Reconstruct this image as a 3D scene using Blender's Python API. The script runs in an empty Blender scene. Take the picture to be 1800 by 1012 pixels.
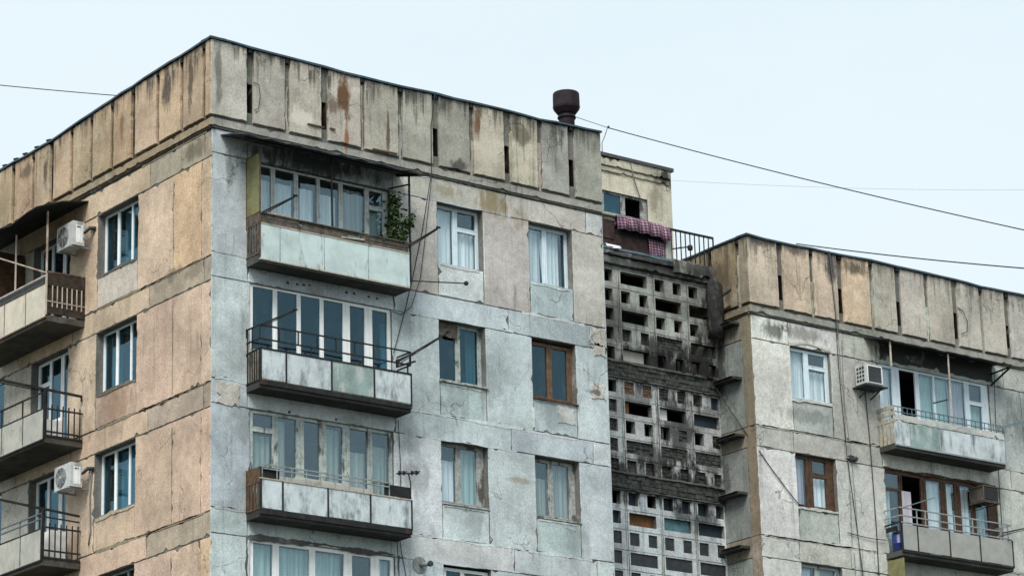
import bpy, bmesh, math, random
from mathutils import Vector, Matrix
random.seed(7)
R_ = math.radians
S = bpy.context.scene
COL = S.collection
# ------------------------------------------------------------------ camera
CAM = Vector((-33.3105, -53.4027, 1.5832))
cx, cu, cf = Vector((0.7946242, -0.6065742, -0.0253009)), Vector((-0.1605557, -0.2501569, 0.9548002)), Vector((0.5854863, 0.7546451, 0.2961697))
cd = bpy.data.cameras.new('camera'); cam = bpy.data.objects.new('camera', cd); COL.objects.link(cam)
M = Matrix((cx, cu, -cf)).transposed().to_4x4(); M.translation = CAM
cam.matrix_world = M
cd.sensor_width = 36.0; cd.lens = 5404.94 / 1800 * 36; cd.clip_start = 0.5; cd.clip_end = 5000
S.camera = cam
# ------------------------------------------------------------------ light
SUN_EL, SUN_DIR = 50.0, Vector((-0.78, -0.66, 0))     # direction towards the sun (horizontal)
W = bpy.data.worlds.new('World'); S.world = W; W.use_nodes = True
nt = W.node_tree; nt.nodes.clear()
sky = nt.nodes.new('ShaderNodeTexSky'); sky.sky_type = 'NISHITA'; sky.sun_disc = False
sky.sun_elevation = R_(SUN_EL); sky.sun_rotation = math.atan2(SUN_DIR.x, SUN_DIR.y)
sky.air_density = 1.0; sky.dust_density = 3.0; sky.ozone_density = 1.0
veil = nt.nodes.new('ShaderNodeMix'); veil.data_type = 'RGBA'; veil.inputs[0].default_value = 0.72
tc = nt.nodes.new('ShaderNodeTexCoord'); nz = nt.nodes.new('ShaderNodeTexNoise'); nz.inputs['Scale'].default_value = 1.6; nz.inputs['Detail'].default_value = 4
rp = nt.nodes.new('ShaderNodeMapRange'); rp.inputs[3].default_value = 0.66; rp.inputs[4].default_value = 0.80
nt.links.new(tc.outputs['Generated'], nz.inputs['Vector']); nt.links.new(nz.outputs['Fac'], rp.inputs[0]); nt.links.new(rp.outputs[0], veil.inputs[0])
cl = nt.nodes.new('ShaderNodeMix'); cl.data_type = 'RGBA'; cl.inputs[6].default_value = (7.5, 8.8, 9.2, 1); cl.inputs[7].default_value = (8.5, 9.35, 9.45, 1)
n2 = nt.nodes.new('ShaderNodeTexNoise'); n2.inputs['Scale'].default_value = 3.2; n2.inputs['Detail'].default_value = 7; n2.inputs['Roughness'].default_value = .6
mp = nt.nodes.new('ShaderNodeMapping'); mp.inputs['Scale'].default_value = (1, 1, 2.6); nt.links.new(tc.outputs['Generated'], mp.inputs[0]); nt.links.new(mp.outputs[0], n2.inputs['Vector'])
r2 = nt.nodes.new('ShaderNodeMapRange'); r2.inputs[1].default_value = .35; r2.inputs[2].default_value = .65; nt.links.new(n2.outputs['Fac'], r2.inputs[0]); 
sx = nt.nodes.new('ShaderNodeSeparateXYZ'); nt.links.new(tc.outputs['Generated'], sx.inputs[0])          # whiter towards the horizon
hz = nt.nodes.new('ShaderNodeMapRange'); hz.inputs[1].default_value = .47; hz.inputs[2].default_value = .22; hz.inputs[3].default_value = 0; hz.inputs[4].default_value = .75; nt.links.new(sx.outputs[2], hz.inputs[0])
ad = nt.nodes.new('ShaderNodeMath'); ad.operation = 'MULTIPLY_ADD'; ad.inputs[1].default_value = .45; ad.use_clamp = True; nt.links.new(r2.outputs[0], ad.inputs[0]); nt.links.new(hz.outputs[0], ad.inputs[2]); nt.links.new(ad.outputs[0], cl.inputs[0]); nt.links.new(cl.outputs[2], veil.inputs[7])     # thin high overcast, same brightness range as the sky
bgd = nt.nodes.new('ShaderNodeBackground'); bgd.inputs['Strength'].default_value = 0.085
wo = nt.nodes.new('ShaderNodeOutputWorld')
nt.links.new(sky.outputs[0], veil.inputs[6]); nt.links.new(veil.outputs[2], bgd.inputs['Color']); nt.links.new(bgd.outputs[0], wo.inputs[0])
sl = bpy.data.lights.new('sun', 'SUN'); sl.energy = 2.75; sl.angle = R_(30); sl.color = (1.0, 0.955, 0.89)
so = bpy.data.objects.new('sun', sl); COL.objects.link(so)
sdir = Vector((SUN_DIR.x, SUN_DIR.y, SUN_DIR.length * math.tan(R_(SUN_EL)))).normalized()
so.rotation_euler = (-sdir).to_track_quat('-Z', 'Y').to_euler(); so.location = (-40, -30, 60)
S.view_settings.view_transform = 'Standard'; S.view_settings.look = 'None'; S.view_settings.gamma = 1
S.view_settings.exposure = 0.56
# ------------------------------------------------------------------ materials
MATS = {}
class NT:
    def __init__(s, name):
        s.m = bpy.data.materials.new(name); s.m.use_nodes = True; s.t = s.m.node_tree; s.t.nodes.clear()
        s.out = s.n('ShaderNodeOutputMaterial'); MATS[name] = s.m
    def n(s, ty, **kw):
        x = s.t.nodes.new(ty)
        for k, v in kw.items(): setattr(x, k, v)
        return x
    def l(s, a, b): s.t.links.new(a, b)
    def sv(s, x, v):
        if isinstance(v, (int, float, tuple)): x.default_value = v
        else: s.l(v, x)
    def coord(s): 
        return s.n('ShaderNodeTexCoord').outputs['Object']
    def map(s, vec, scale=(1,1,1), loc=(0,0,0)):
        m = s.n('ShaderNodeMapping'); s.l(vec, m.inputs[0]); m.inputs['Scale'].default_value = scale; m.inputs['Location'].default_value = loc
        return m.outputs[0]
    def noise(s, vec, scale, detail=4, rough=.55, dist=0):
        x = s.n('ShaderNodeTexNoise'); s.l(vec, x.inputs['Vector'])
        x.inputs['Scale'].default_value = scale; x.inputs['Detail'].default_value = detail; x.inputs['Roughness'].default_value = rough; x.inputs['Distortion'].default_value = dist
        return x.outputs['Fac']
    def rng(s, v, a, b, c=0.0, d=1.0, smooth=True):
        x = s.n('ShaderNodeMapRange'); x.interpolation_type = 'SMOOTHSTEP' if smooth else 'LINEAR'
        s.sv(x.inputs[0], v); x.inputs[1].default_value = a; x.inputs[2].default_value = b; x.inputs[3].default_value = c; x.inputs[4].default_value = d
        return x.outputs[0]
    def math(s, op, a, b=0.0, c=0.0):
        x = s.n('ShaderNodeMath', operation=op); s.sv(x.inputs[0], a); s.sv(x.inputs[1], b)
        if op == 'MULTIPLY_ADD': s.sv(x.inputs[2], c)
        return x.outputs[0]
    def mix(s, f, a, b, mode='MIX'):
        x = s.n('ShaderNodeMix', data_type='RGBA', blend_type=mode); s.sv(x.inputs[0], f)
        for i, v in ((6, a), (7, b)):
            if isinstance(v, tuple) and len(v) == 3: v = v + (1,)
            s.sv(x.inputs[i], v)
        return x.outputs[2]
    def gray(s, v):
        x = s.n('ShaderNodeCombineColor'); [s.l(v, x.inputs[i]) for i in range(3)]
        return x.outputs[0]
    def attr(s): 
        return s.n('ShaderNodeVertexColor', layer_name='tint').outputs['Color']
    def bump(s, h, strength, dist):
        x = s.n('ShaderNodeBump'); x.inputs['Strength'].default_value = strength; x.inputs['Distance'].default_value = dist; s.l(h, x.inputs['Height'])
        return x.outputs[0]
    def principled(s, color, rough=.8, metal=0.0, normal=None, spec=.3, **kw):
        p = s.n('ShaderNodeBsdfPrincipled'); 
        if isinstance(color, tuple) and len(color) == 3: color = color + (1,)
        s.sv(p.inputs['Base Color'], color); s.sv(p.inputs['Roughness'], rough); s.sv(p.inputs['Metallic'], metal)
        p.inputs['Specular IOR Level'].default_value = spec
        if normal is not None: s.l(normal, p.inputs['Normal'])
        s.l(p.outputs[0], s.out.inputs[0]); return p
def concrete(name, streak=.5, blotch=.30, moss=.35, spots=(), cracks=.55, grain=.145, topz=None, pale=.2):
    a = NT(name); P = a.coord(); t = a.attr()
    big = a.noise(P, .8, 8, .62); g1 = a.noise(P, 22, 4, .75); g2 = a.noise(P, 62, 3, .7); mid = a.noise(P, 5.0, 7, .66)
    c = a.mix(1.0, t, a.gray(a.rng(big, .3, .7, 1 - blotch, 1 + blotch * .45)), 'MULTIPLY')
    c = a.mix(1.0, c, a.gray(a.rng(mid, .3, .7, .88, 1.11)), 'MULTIPLY')
    gg = a.math('ADD', a.math('MULTIPLY', g1, .55), a.math('MULTIPLY', g2, .45))
    c = a.mix(1.0, c, a.gray(a.rng(gg, .34, .66, 1 - grain * 1.9, 1 + grain * 1.5)), 'MULTIPLY')
    # pale leached plaster in irregular islands
    isl = a.math('MULTIPLY', a.rng(a.noise(P, 1.35, 9, .66, .6), .55, .62), a.rng(a.noise(P, 9, 6, .7), .36, .58))
    c = a.mix(a.math('MULTIPLY', isl, pale), c, (.58, .60, .57))
    # rain streaks
    st = a.noise(a.map(P, (5.5, 5.5, .32)), 1.3, 7, .6)
    stm = a.math('MULTIPLY', a.rng(st, .52, .74), a.rng(a.noise(P, .55, 4), .38, .62))
    if topz:      # runs of dirt washed down from the coping
        sx = a.n('ShaderNodeSeparateXYZ'); a.l(P, sx.inputs[0])
        run = a.math('SUBTRACT', a.math('SUBTRACT', topz, sx.outputs[2]), a.math('MULTIPLY', a.noise(a.map(P, (4.2, 4.2, .2)), 1.6, 6, .62), 3.2))
        rm = a.math('MULTIPLY', a.rng(run, -.35, -1.0), a.rng(a.noise(P, 3.4, 6, .7), .3, .55))
        stm = a.math('MAXIMUM', stm, a.math('MULTIPLY', rm, 1.25))
    c = a.mix(a.math('MULTIPLY', stm, streak), c, (.045, .045, .04))
    ms = a.math('MULTIPLY', a.rng(a.noise(P, 8, 8, .72), .57, .70), a.rng(a.noise(P, 1.1, 5), .45, .62))
    c = a.mix(a.math('MULTIPLY', ms, moss), c, (.05, .055, .045))
    pits = a.rng(a.noise(P, 26, 3, .5), .68, .74)
    c = a.mix(a.math('MULTIPLY', pits, .45), c, (.06, .06, .055))
    for (q, rad, colr, amt) in spots:
        d = a.n('ShaderNodeVectorMath', operation='SUBTRACT'); a.l(P, d.inputs[0]); d.inputs[1].default_value = q
        e = a.n('ShaderNodeVectorMath', operation='DIVIDE'); a.l(d.outputs[0], e.inputs[0]); e.inputs[1].default_value = rad
        ln = a.n('ShaderNodeVectorMath', operation='LENGTH'); a.l(e.outputs[0], ln.inputs[0])
        f = a.math('ADD', ln.outputs[1], a.math('MULTIPLY', a.math('SUBTRACT', a.noise(a.map(P, (3.4, 3.4, 1.3)), 1.5, 8, .7), .5), 2.6))
        c = a.mix(a.math('MULTIPLY', a.rng(f, 1.0, .35), amt), c, colr)
    # cracks
    vor = a.n('ShaderNodeTexVoronoi', feature='DISTANCE_TO_EDGE'); vor.inputs['Scale'].default_value = .75
    wv = a.n('ShaderNodeVectorMath', operation='MULTIPLY_ADD'); nn = a.n('ShaderNodeTexNoise'); nn.inputs['Scale'].default_value = 3; nn.inputs['Detail'].default_value = 6; a.l(P, nn.inputs['Vector'])
    a.l(nn.outputs['Color'], wv.inputs[0]); wv.inputs[1].default_value = (.5, .5, .5); a.l(P, wv.inputs[2]); a.l(wv.outputs[0], vor.inputs['Vector'])
    ck = a.math('MULTIPLY', a.rng(vor.outputs[0], .009, .003), a.rng(a.noise(P, .7, 3), .50, .60))
    c = a.mix(a.math('MULTIPLY', ck, cracks), c, (.05, .05, .05))
    h = a.math('ADD', a.math('MULTIPLY', gg, .6), a.math('MULTIPLY', mid, .8))
    h = a.math('SUBTRACT', h, a.math('MULTIPLY', ck, .6)); h = a.math('SUBTRACT', h, a.math('MULTIPLY', pits, .5))
    a.principled(c, .93, normal=a.bump(h, .55, .02), spec=.12)
    return a.m
RUST = (.11, .055, .025); SOOT = (.018, .018, .018); OCH = (.20, .15, .07)
RUN = [((u, 0, z), (.42, .5, h), (.17, .19, .19), .42) for u, z, h in [(6.5, 19.7, .5), (7.35, 20.2, .7), (9.2, 19.6, .5), (6.9, 16.9, .5), (9.8, 16.9, .6), (5.1, 21.3, .7), (5.2, 18.6, .6), (.8, 18.3, .6), (2.6, 21.5, .16), (3.6, 18.75, .16)]]
concrete('plaster', spots=RUN+[((2.7, 0, 24.5), (2.1, .5, .42), (.03, .035, .036), .88), ((7.6, 0, 24.5), (.55, .5, .42), OCH, .75), ((6.3, 0, 24.55), (.5, .5, .2), OCH, .5), ((8.4, 0, 24.2), (.35, .5, .35), OCH, .4),  # first wide dark spot: shade under the canopy put into the plaster colour
    ((8.2, 0, 18.0), (.5, .5, .1), OCH, .5), ((10.45, 0, 20.4), (.3, .5, .09), (.07, .07, .06), .8), ((5.3, 0, 17.7), (.55, .5, .5), (.13, .14, .14), .45),
    ((.45, 0, 23.9), (.14, .5, .55), (.08, .09, .08), .6), ((5.15, 0, 23.9), (.3, .5, .5), (.55, .55, .52), .5)])
concrete('plaster_tan', streak=.32, moss=.4, pale=.06, blotch=.28, grain=.17, spots=[((0, .7, 24.5), (.5, .8, .3), (.12, .11, .08), .75), ((0, 3.9, 19.5), (.4, .9, .5), (.25, .15, .09), .5), ((0, 1.6, 21.9), (.5, .6, .2), (.12, .11, .08), .6), ((0, .7, 21.75), (.5, .7, .22), (.15, .14, .10), .5)])
concrete('plaster_right', streak=.55, moss=.55, blotch=.26, spots=[((17.3, 1.2, 23.3), (.5, .6, .3), (.07, .07, .06), .8), ((18.3, 1.2, 23.35), (.9, .6, .25), (.09, .09, .08), .6), ((18.2, 1.2, 21.2), (1.2, .6, .25), (.15, .16, .15), .55),
    ((26.2, 1.2, 22.2), (.9, .6, .9), (.12, .14, .14), .6), ((16.576, 2.1, 24.2), (.5, .6, 1.3), (.055, .05, .04), .75), ((16.576, 2.45, 22.5), (.4, .35, 1.0), SOOT, .8), ((16.576, 2.5, 19.6), (.4, .3, .7), SOOT, .6)])
concrete('parapet_plaster', streak=.7, moss=.5, blotch=.3, topz=27.55, spots=[((3.42, -.08, 26.2), (.22, .5, .75), RUST, .95), ((3.1, -.08, 25.9), (.25, .5, .4), (.10, .07, .045), .8), ((3.48, -.08, 25.3), (.08, .5, .5), (.22, .08, .03), .85),
    ((4.62, -.08, 25.6), (.07, .5, .75), (.07, .05, .035), .85), ((6.6, -.08, 25.2), (.35, .5, .22), (.03, .03, .03), .8), ((7.15, -.08, 26.3), (.12, .5, .55), (.15, .07, .04), .8), ((8.5, -.08, 26.3), (.4, .5, .4), (.08, .07, .05), .7),
    ((2.3, -.08, 25.45), (.5, .5, .28), (.62, .59, .52), .75), ((7.45, -.08, 25.7), (.4, .5, .5), (.55, .50, .42), .6), ((8.5, -.08, 25.4), (.4, .5, .35), (.55, .49, .40), .6), ((.1, -.08, 26), (.12, .3, 1.1), (.10, .10, .08), .7),
    ((-.08, 1.75, 26.2), (.4, .22, .7), (.05, .045, .04), .85), ((-.08, .75, 26.1), (.4, .12, .8), (.07, .055, .04), .8), ((-.08, 3.7, 25.9), (.4, .1, .6), (.16, .09, .05), .7), ((-.08, 7.2, 25.9), (.4, .13, .6), (.05, .045, .04), .8), ((-.08, 8.2, 26.2), (.4, .4, .25), (.06, .05, .04), .7)])
concrete('parapet_plaster_right', streak=.55, moss=.45, blotch=.3, topz=26.35, spots=[((17.0, 1.1, 25.6), (.8, .6, .24), (.07, .07, .06), .9), ((18.1, 1.1, 25.55), (.5, .6, .2), (.10, .09, .08), .8), ((19.35, 1.1, 25.3), (.26, .6, .55), (.06, .06, .06), .9), ((20.2, 1.1, 25.4), (.6, .6, .28), (.09, .08, .06), .9),
    ((16.5, 2.2, 24.6), (.5, .7, 1.0), (.07, .055, .04), .75)])
concrete('stained_slab', streak=.5, moss=.6, blotch=.4, pale=.06)
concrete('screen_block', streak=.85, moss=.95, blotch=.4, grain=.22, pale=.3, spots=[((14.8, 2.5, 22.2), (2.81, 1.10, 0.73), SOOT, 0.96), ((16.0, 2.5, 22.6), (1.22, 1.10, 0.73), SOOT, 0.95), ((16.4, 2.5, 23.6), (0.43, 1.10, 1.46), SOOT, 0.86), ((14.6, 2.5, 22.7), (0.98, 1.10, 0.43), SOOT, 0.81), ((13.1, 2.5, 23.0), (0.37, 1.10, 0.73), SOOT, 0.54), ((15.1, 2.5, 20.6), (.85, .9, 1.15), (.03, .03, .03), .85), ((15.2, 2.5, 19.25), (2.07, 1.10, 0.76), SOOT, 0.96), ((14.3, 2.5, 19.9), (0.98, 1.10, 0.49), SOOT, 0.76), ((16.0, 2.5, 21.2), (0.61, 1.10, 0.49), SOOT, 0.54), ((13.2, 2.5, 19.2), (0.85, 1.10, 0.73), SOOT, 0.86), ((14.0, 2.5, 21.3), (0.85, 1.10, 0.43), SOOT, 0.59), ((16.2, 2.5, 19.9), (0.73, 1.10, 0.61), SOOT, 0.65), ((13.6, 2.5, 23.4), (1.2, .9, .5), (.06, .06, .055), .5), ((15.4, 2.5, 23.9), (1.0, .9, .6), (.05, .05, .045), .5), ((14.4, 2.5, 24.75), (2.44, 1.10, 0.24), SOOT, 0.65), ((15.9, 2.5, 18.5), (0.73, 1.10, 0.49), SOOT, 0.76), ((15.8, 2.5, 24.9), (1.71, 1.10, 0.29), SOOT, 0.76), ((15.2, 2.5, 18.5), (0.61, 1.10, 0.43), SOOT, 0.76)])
def simple(name, color, rough=.6, metal=0.0, spec=.3, var=.25, scale=6, dirt=None, dirt_amt=.6, grain=60, bump=.15, lo=.54, hi=.68):
    a = NT(name); P = a.coord()
    c = a.mix(1.0, color, a.gray(a.rng(a.noise(P, scale, 6, .65), .3, .7, 1 - var, 1 + var * .6)), 'MULTIPLY')
    c = a.mix(1.0, c, a.gray(a.rng(a.noise(P, grain, 3, .6), .3, .7, 1 - var * .5, 1 + var * .4)), 'MULTIPLY')
    if dirt:
        f = a.math('MULTIPLY', a.rng(a.noise(a.map(P, (2.4, 2.4, .85)), 1.9, 9, .66), lo, hi), dirt_amt)
        c = a.mix(f, c, dirt)
    a.principled(c, rough, metal, normal=a.bump(a.noise(P, grain, 3), bump, .006), spec=spec); return a.m
simple('iron', (.018, .020, .022), .7, .2, var=.5, dirt=(.06, .03, .018), dirt_amt=.7)
simple('grey_iron', (.26, .29, .30), .6, .1, dirt=(.07, .05, .035), dirt_amt=.7)
simple('blue_iron', (.10, .16, .19), .6, .1, dirt=(.05, .03, .02), dirt_amt=.6)
simple('rusty_iron', (.10, .06, .04), .8, .1, var=.5, dirt=(.35, .30, .26), dirt_amt=.35)
simple('pale_post', (.45, .40, .34), .7, dirt=(.16, .07, .035), dirt_amt=.85)
simple('coping_metal', (.045, .075, .095), .45, .5, spec=.5, var=.3, dirt=(.03, .025, .02))
simple('pvc', (.78, .80, .80), .4, spec=.4, var=.06, dirt=(.45, .46, .44), dirt_amt=.4)
simple('blue_pvc', (.60, .70, .76), .4, spec=.4, var=.06, dirt=(.35, .40, .42), dirt_amt=.4)
simple('old_paint', (.38, .43, .41), .65, var=.3, scale=9, dirt=(.06, .05, .04), dirt_amt=.85, lo=.55, hi=.62)
simple('old_white', (.52, .56, .56), .6, var=.2, scale=9, dirt=(.14, .13, .11), dirt_amt=.7, lo=.57, hi=.66)
simple('peeling_paint', (.34, .36, .345), .7, var=.35, scale=12, dirt=(.05, .04, .032), dirt_amt=.85, lo=.50, hi=.60)
simple('brown_wood', (.080, .042, .024), .6, var=.45, scale=9, dirt=(.03, .018, .012), dirt_amt=.7)
simple('tan_wood', (.15, .085, .05), .6, var=.4, scale=9, dirt=(.04, .025, .015), dirt_amt=.7)
simple('ochre_wood', (.10, .062, .036), .7, var=.45, scale=9, dirt=(.04, .02, .014), dirt_amt=.8)
simple('dark_wood', (.035, .026, .019), .85, var=.5, scale=8, dirt=(.10, .08, .06), dirt_amt=.35)
simple('rotten_wood', (.10, .085, .07), .85, var=.5, scale=8, dirt=(.02, .018, .015), dirt_amt=.85)
simple('pale_wood', (.40, .37, .29), .8, var=.35, scale=9, dirt=(.07, .06, .045), dirt_amt=.8)
simple('mint_panel', (.47, .57, .57), .55, var=.16, scale=2.5, dirt=(.16, .21, .21), dirt_amt=.7, lo=.55, hi=.68)
simple('stained_panel', (.49, .55, .575), .65, var=.2, scale=2.5, dirt=(.06, .085, .095), dirt_amt=.85, lo=.44, hi=.70)
simple('green_stained_panel', (.22, .30, .29), .65, var=.3, scale=2.5, dirt=(.45, .48, .46), dirt_amt=.7, lo=.46, hi=.64)
simple('cream_panel', (.56, .52, .43), .7, var=.14, scale=3, dirt=(.26, .23, .17), dirt_amt=.6)
simple('grey_panel', (.40, .40, .36), .7, var=.16, scale=3, dirt=(.17, .16, .13), dirt_amt=.7)
simple('cement_panel', (.30, .31, .29), .75, var=.14, scale=3, dirt=(.24, .15, .08), dirt_amt=.5, lo=.62, hi=.72)
simple('green_sheet', (.175, .175, .085), .6, var=.25, scale=5, dirt=(.10, .10, .04), dirt_amt=.5)
simple('black_sheet', (.012, .013, .014), .8, var=.5, dirt=(.035, .035, .035), dirt_amt=.6)
simple('canopy_sheet', (.055, .06, .065), .7, .2, var=.4, dirt=(.25, .26, .26), dirt_amt=.5)
simple('appliance_white', (.48, .50, .50), .45, spec=.4, var=.15, dirt=(.17, .17, .155), dirt_amt=.7)
simple('appliance_dark', (.035, .04, .045), .6, var=.3)
simple('old_case', (.10, .09, .075), .7, .2, var=.4, dirt=(.25, .22, .17), dirt_amt=.5)
simple('vent_rust', (.022, .016, .021), .75, .3, var=.45, scale=4, dirt=(.04, .024, .024), dirt_amt=.6)
simple('cable_black', (.02, .022, .025), .7)
simple('cable_grey', (.16, .17, .17), .7)
simple('sooty_shaft', (.02, .021, .021), .9, var=.6, scale=5, dirt=(.11, .115, .11), dirt_amt=.5, bump=.4, grain=30)
simple('red_board', (.045, .026, .024), .85, var=.5, scale=6, dirt=(.02, .018, .018), dirt_amt=.6)
simple('brick', (.14, .085, .06), .9, var=.5, scale=14, dirt=(.03, .03, .03), dirt_amt=.7)
simple('dark_brick', (.05, .055, .05), .95, var=.7, scale=9, dirt=(.15, .15, .14), dirt_amt=.45, bump=.5, grain=30)
simple('orange_board', (.15, .07, .025), .8, var=.35, dirt=(.06, .03, .015))
simple('teal_board', (.08, .17, .20), .7, var=.35, dirt=(.03, .06, .08))
simple('blue_board', (.018, .032, .045), .7, var=.35, dirt=(.012, .02, .03))
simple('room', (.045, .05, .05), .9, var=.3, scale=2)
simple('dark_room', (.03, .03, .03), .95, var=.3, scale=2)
simple('blue_plastic', (.008, .024, .13), .4, spec=.5)
simple('cloth_white', (.70, .71, .70), .9, var=.15)
simple('roofing', (.07, .07, .07), .9, var=.3)
simple('earth', (.055, .06, .045), .95, var=.4, scale=.05)
simple('asphalt', (.05, .05, .052), .9, var=.3, scale=.6)
simple('stem', (.10, .08, .045), .8)
def curtain_mat(name, col):
    a = NT(name); P = a.coord()
    c = a.mix(1.0, col, a.gray(a.rng(a.noise(a.map(P, (9, 9, .3)), 1.5, 4), .3, .7, .72, 1.12)), 'MULTIPLY')
    p = a.principled(c, .95, spec=.05); p.inputs['Subsurface Weight'].default_value = 0
curtain_mat('curtain_white', (.84, .87, .88)); curtain_mat('curtain_teal', (.42, .56, .54)); curtain_mat('curtain_grey', (.36, .39, .36)); curtain_mat('curtain_lilac', (.50, .48, .54)); curtain_mat('curtain_green', (.30, .36, .32))
def glass(name, tint, refl, gtint):
    a = NT(name); P = a.coord()
    tr = a.n('ShaderNodeBsdfTransparent'); tr.inputs[0].default_value = tint + (1,)
    gl = a.n('ShaderNodeBsdfGlossy'); gl.inputs[0].default_value = gtint + (1,); gl.inputs['Roughness'].default_value = .03
    a.l(a.bump(a.noise(P, 1.7, 2), .10, .05), gl.inputs['Normal'])
    ge = a.n('ShaderNodeNewGeometry'); dt = a.n('ShaderNodeVectorMath', operation='DOT_PRODUCT'); a.l(ge.outputs['Normal'], dt.inputs[0]); a.l(ge.outputs['Incoming'], dt.inputs[1])
    sc = a.math('POWER', a.math('SUBTRACT', 1.0, a.math('MINIMUM', a.math('ABSOLUTE', dt.outputs['Value']), 1.0)), 5.0)      # Schlick, for the several surfaces of a double window
    f = a.math('MINIMUM', a.math('MULTIPLY', a.math('MULTIPLY_ADD', sc, .96, .04), refl), .9)
    dirt = a.n('ShaderNodeBsdfDiffuse'); dirt.inputs[0].default_value = (.30, .33, .33, 1)
    m1 = a.n('ShaderNodeMixShader'); a.l(f, m1.inputs[0]); a.l(tr.outputs[0], m1.inputs[1]); a.l(gl.outputs[0], m1.inputs[2])
    m2 = a.n('ShaderNodeMixShader'); a.l(a.rng(a.noise(a.map(P, (2, 2, .8)), 2.5, 6, .7), .45, .8, .015, .10), m2.inputs[0]); a.l(m1.outputs[0], m2.inputs[1]); a.l(dirt.outputs[0], m2.inputs[2])
    a.l(m2.outputs[0], a.out.inputs[0])
glass('glass', (.95, .98, .99), 1.9, (.66, .88, 1)); glass('dark_glass', (.46, .66, .74), 1.45, (.52, .82, .98))
a = NT('leaf'); P = a.coord()
c = a.mix(a.noise(P, 14, 3), (.014, .036, .010), (.07, .13, .035)); a.principled(c, .55, spec=.3)
a = NT('blanket_weave'); P = a.coord()
def stripes(a, axis, freq, w):
    sx = a.n('ShaderNodeSeparateXYZ'); a.l(P, sx.inputs[0])
    v = a.math('FRACT', a.math('MULTIPLY', sx.outputs[axis], freq)); return a.math('LESS_THAN', v, w)
sa, sb = stripes(a, 0, 11, .42), stripes(a, 2, 13, .42)
c = a.mix(sa, (.07, .03, .05), (.26, .12, .17)); c = a.mix(a.math('MULTIPLY', sb, .6), c, (.36, .25, .32)); c = a.mix(a.math('MULTIPLY', a.math('MULTIPLY', sa, sb), .7), c, (.5, .4, .45)); c = a.mix(a.rng(a.noise(P, 3.5, 5), .4, .7, 0, .7), c, (.05, .035, .06))
a.principled(c, .95, normal=a.bump(a.noise(P, 70, 3), .5, .02), spec=.05)
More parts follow.
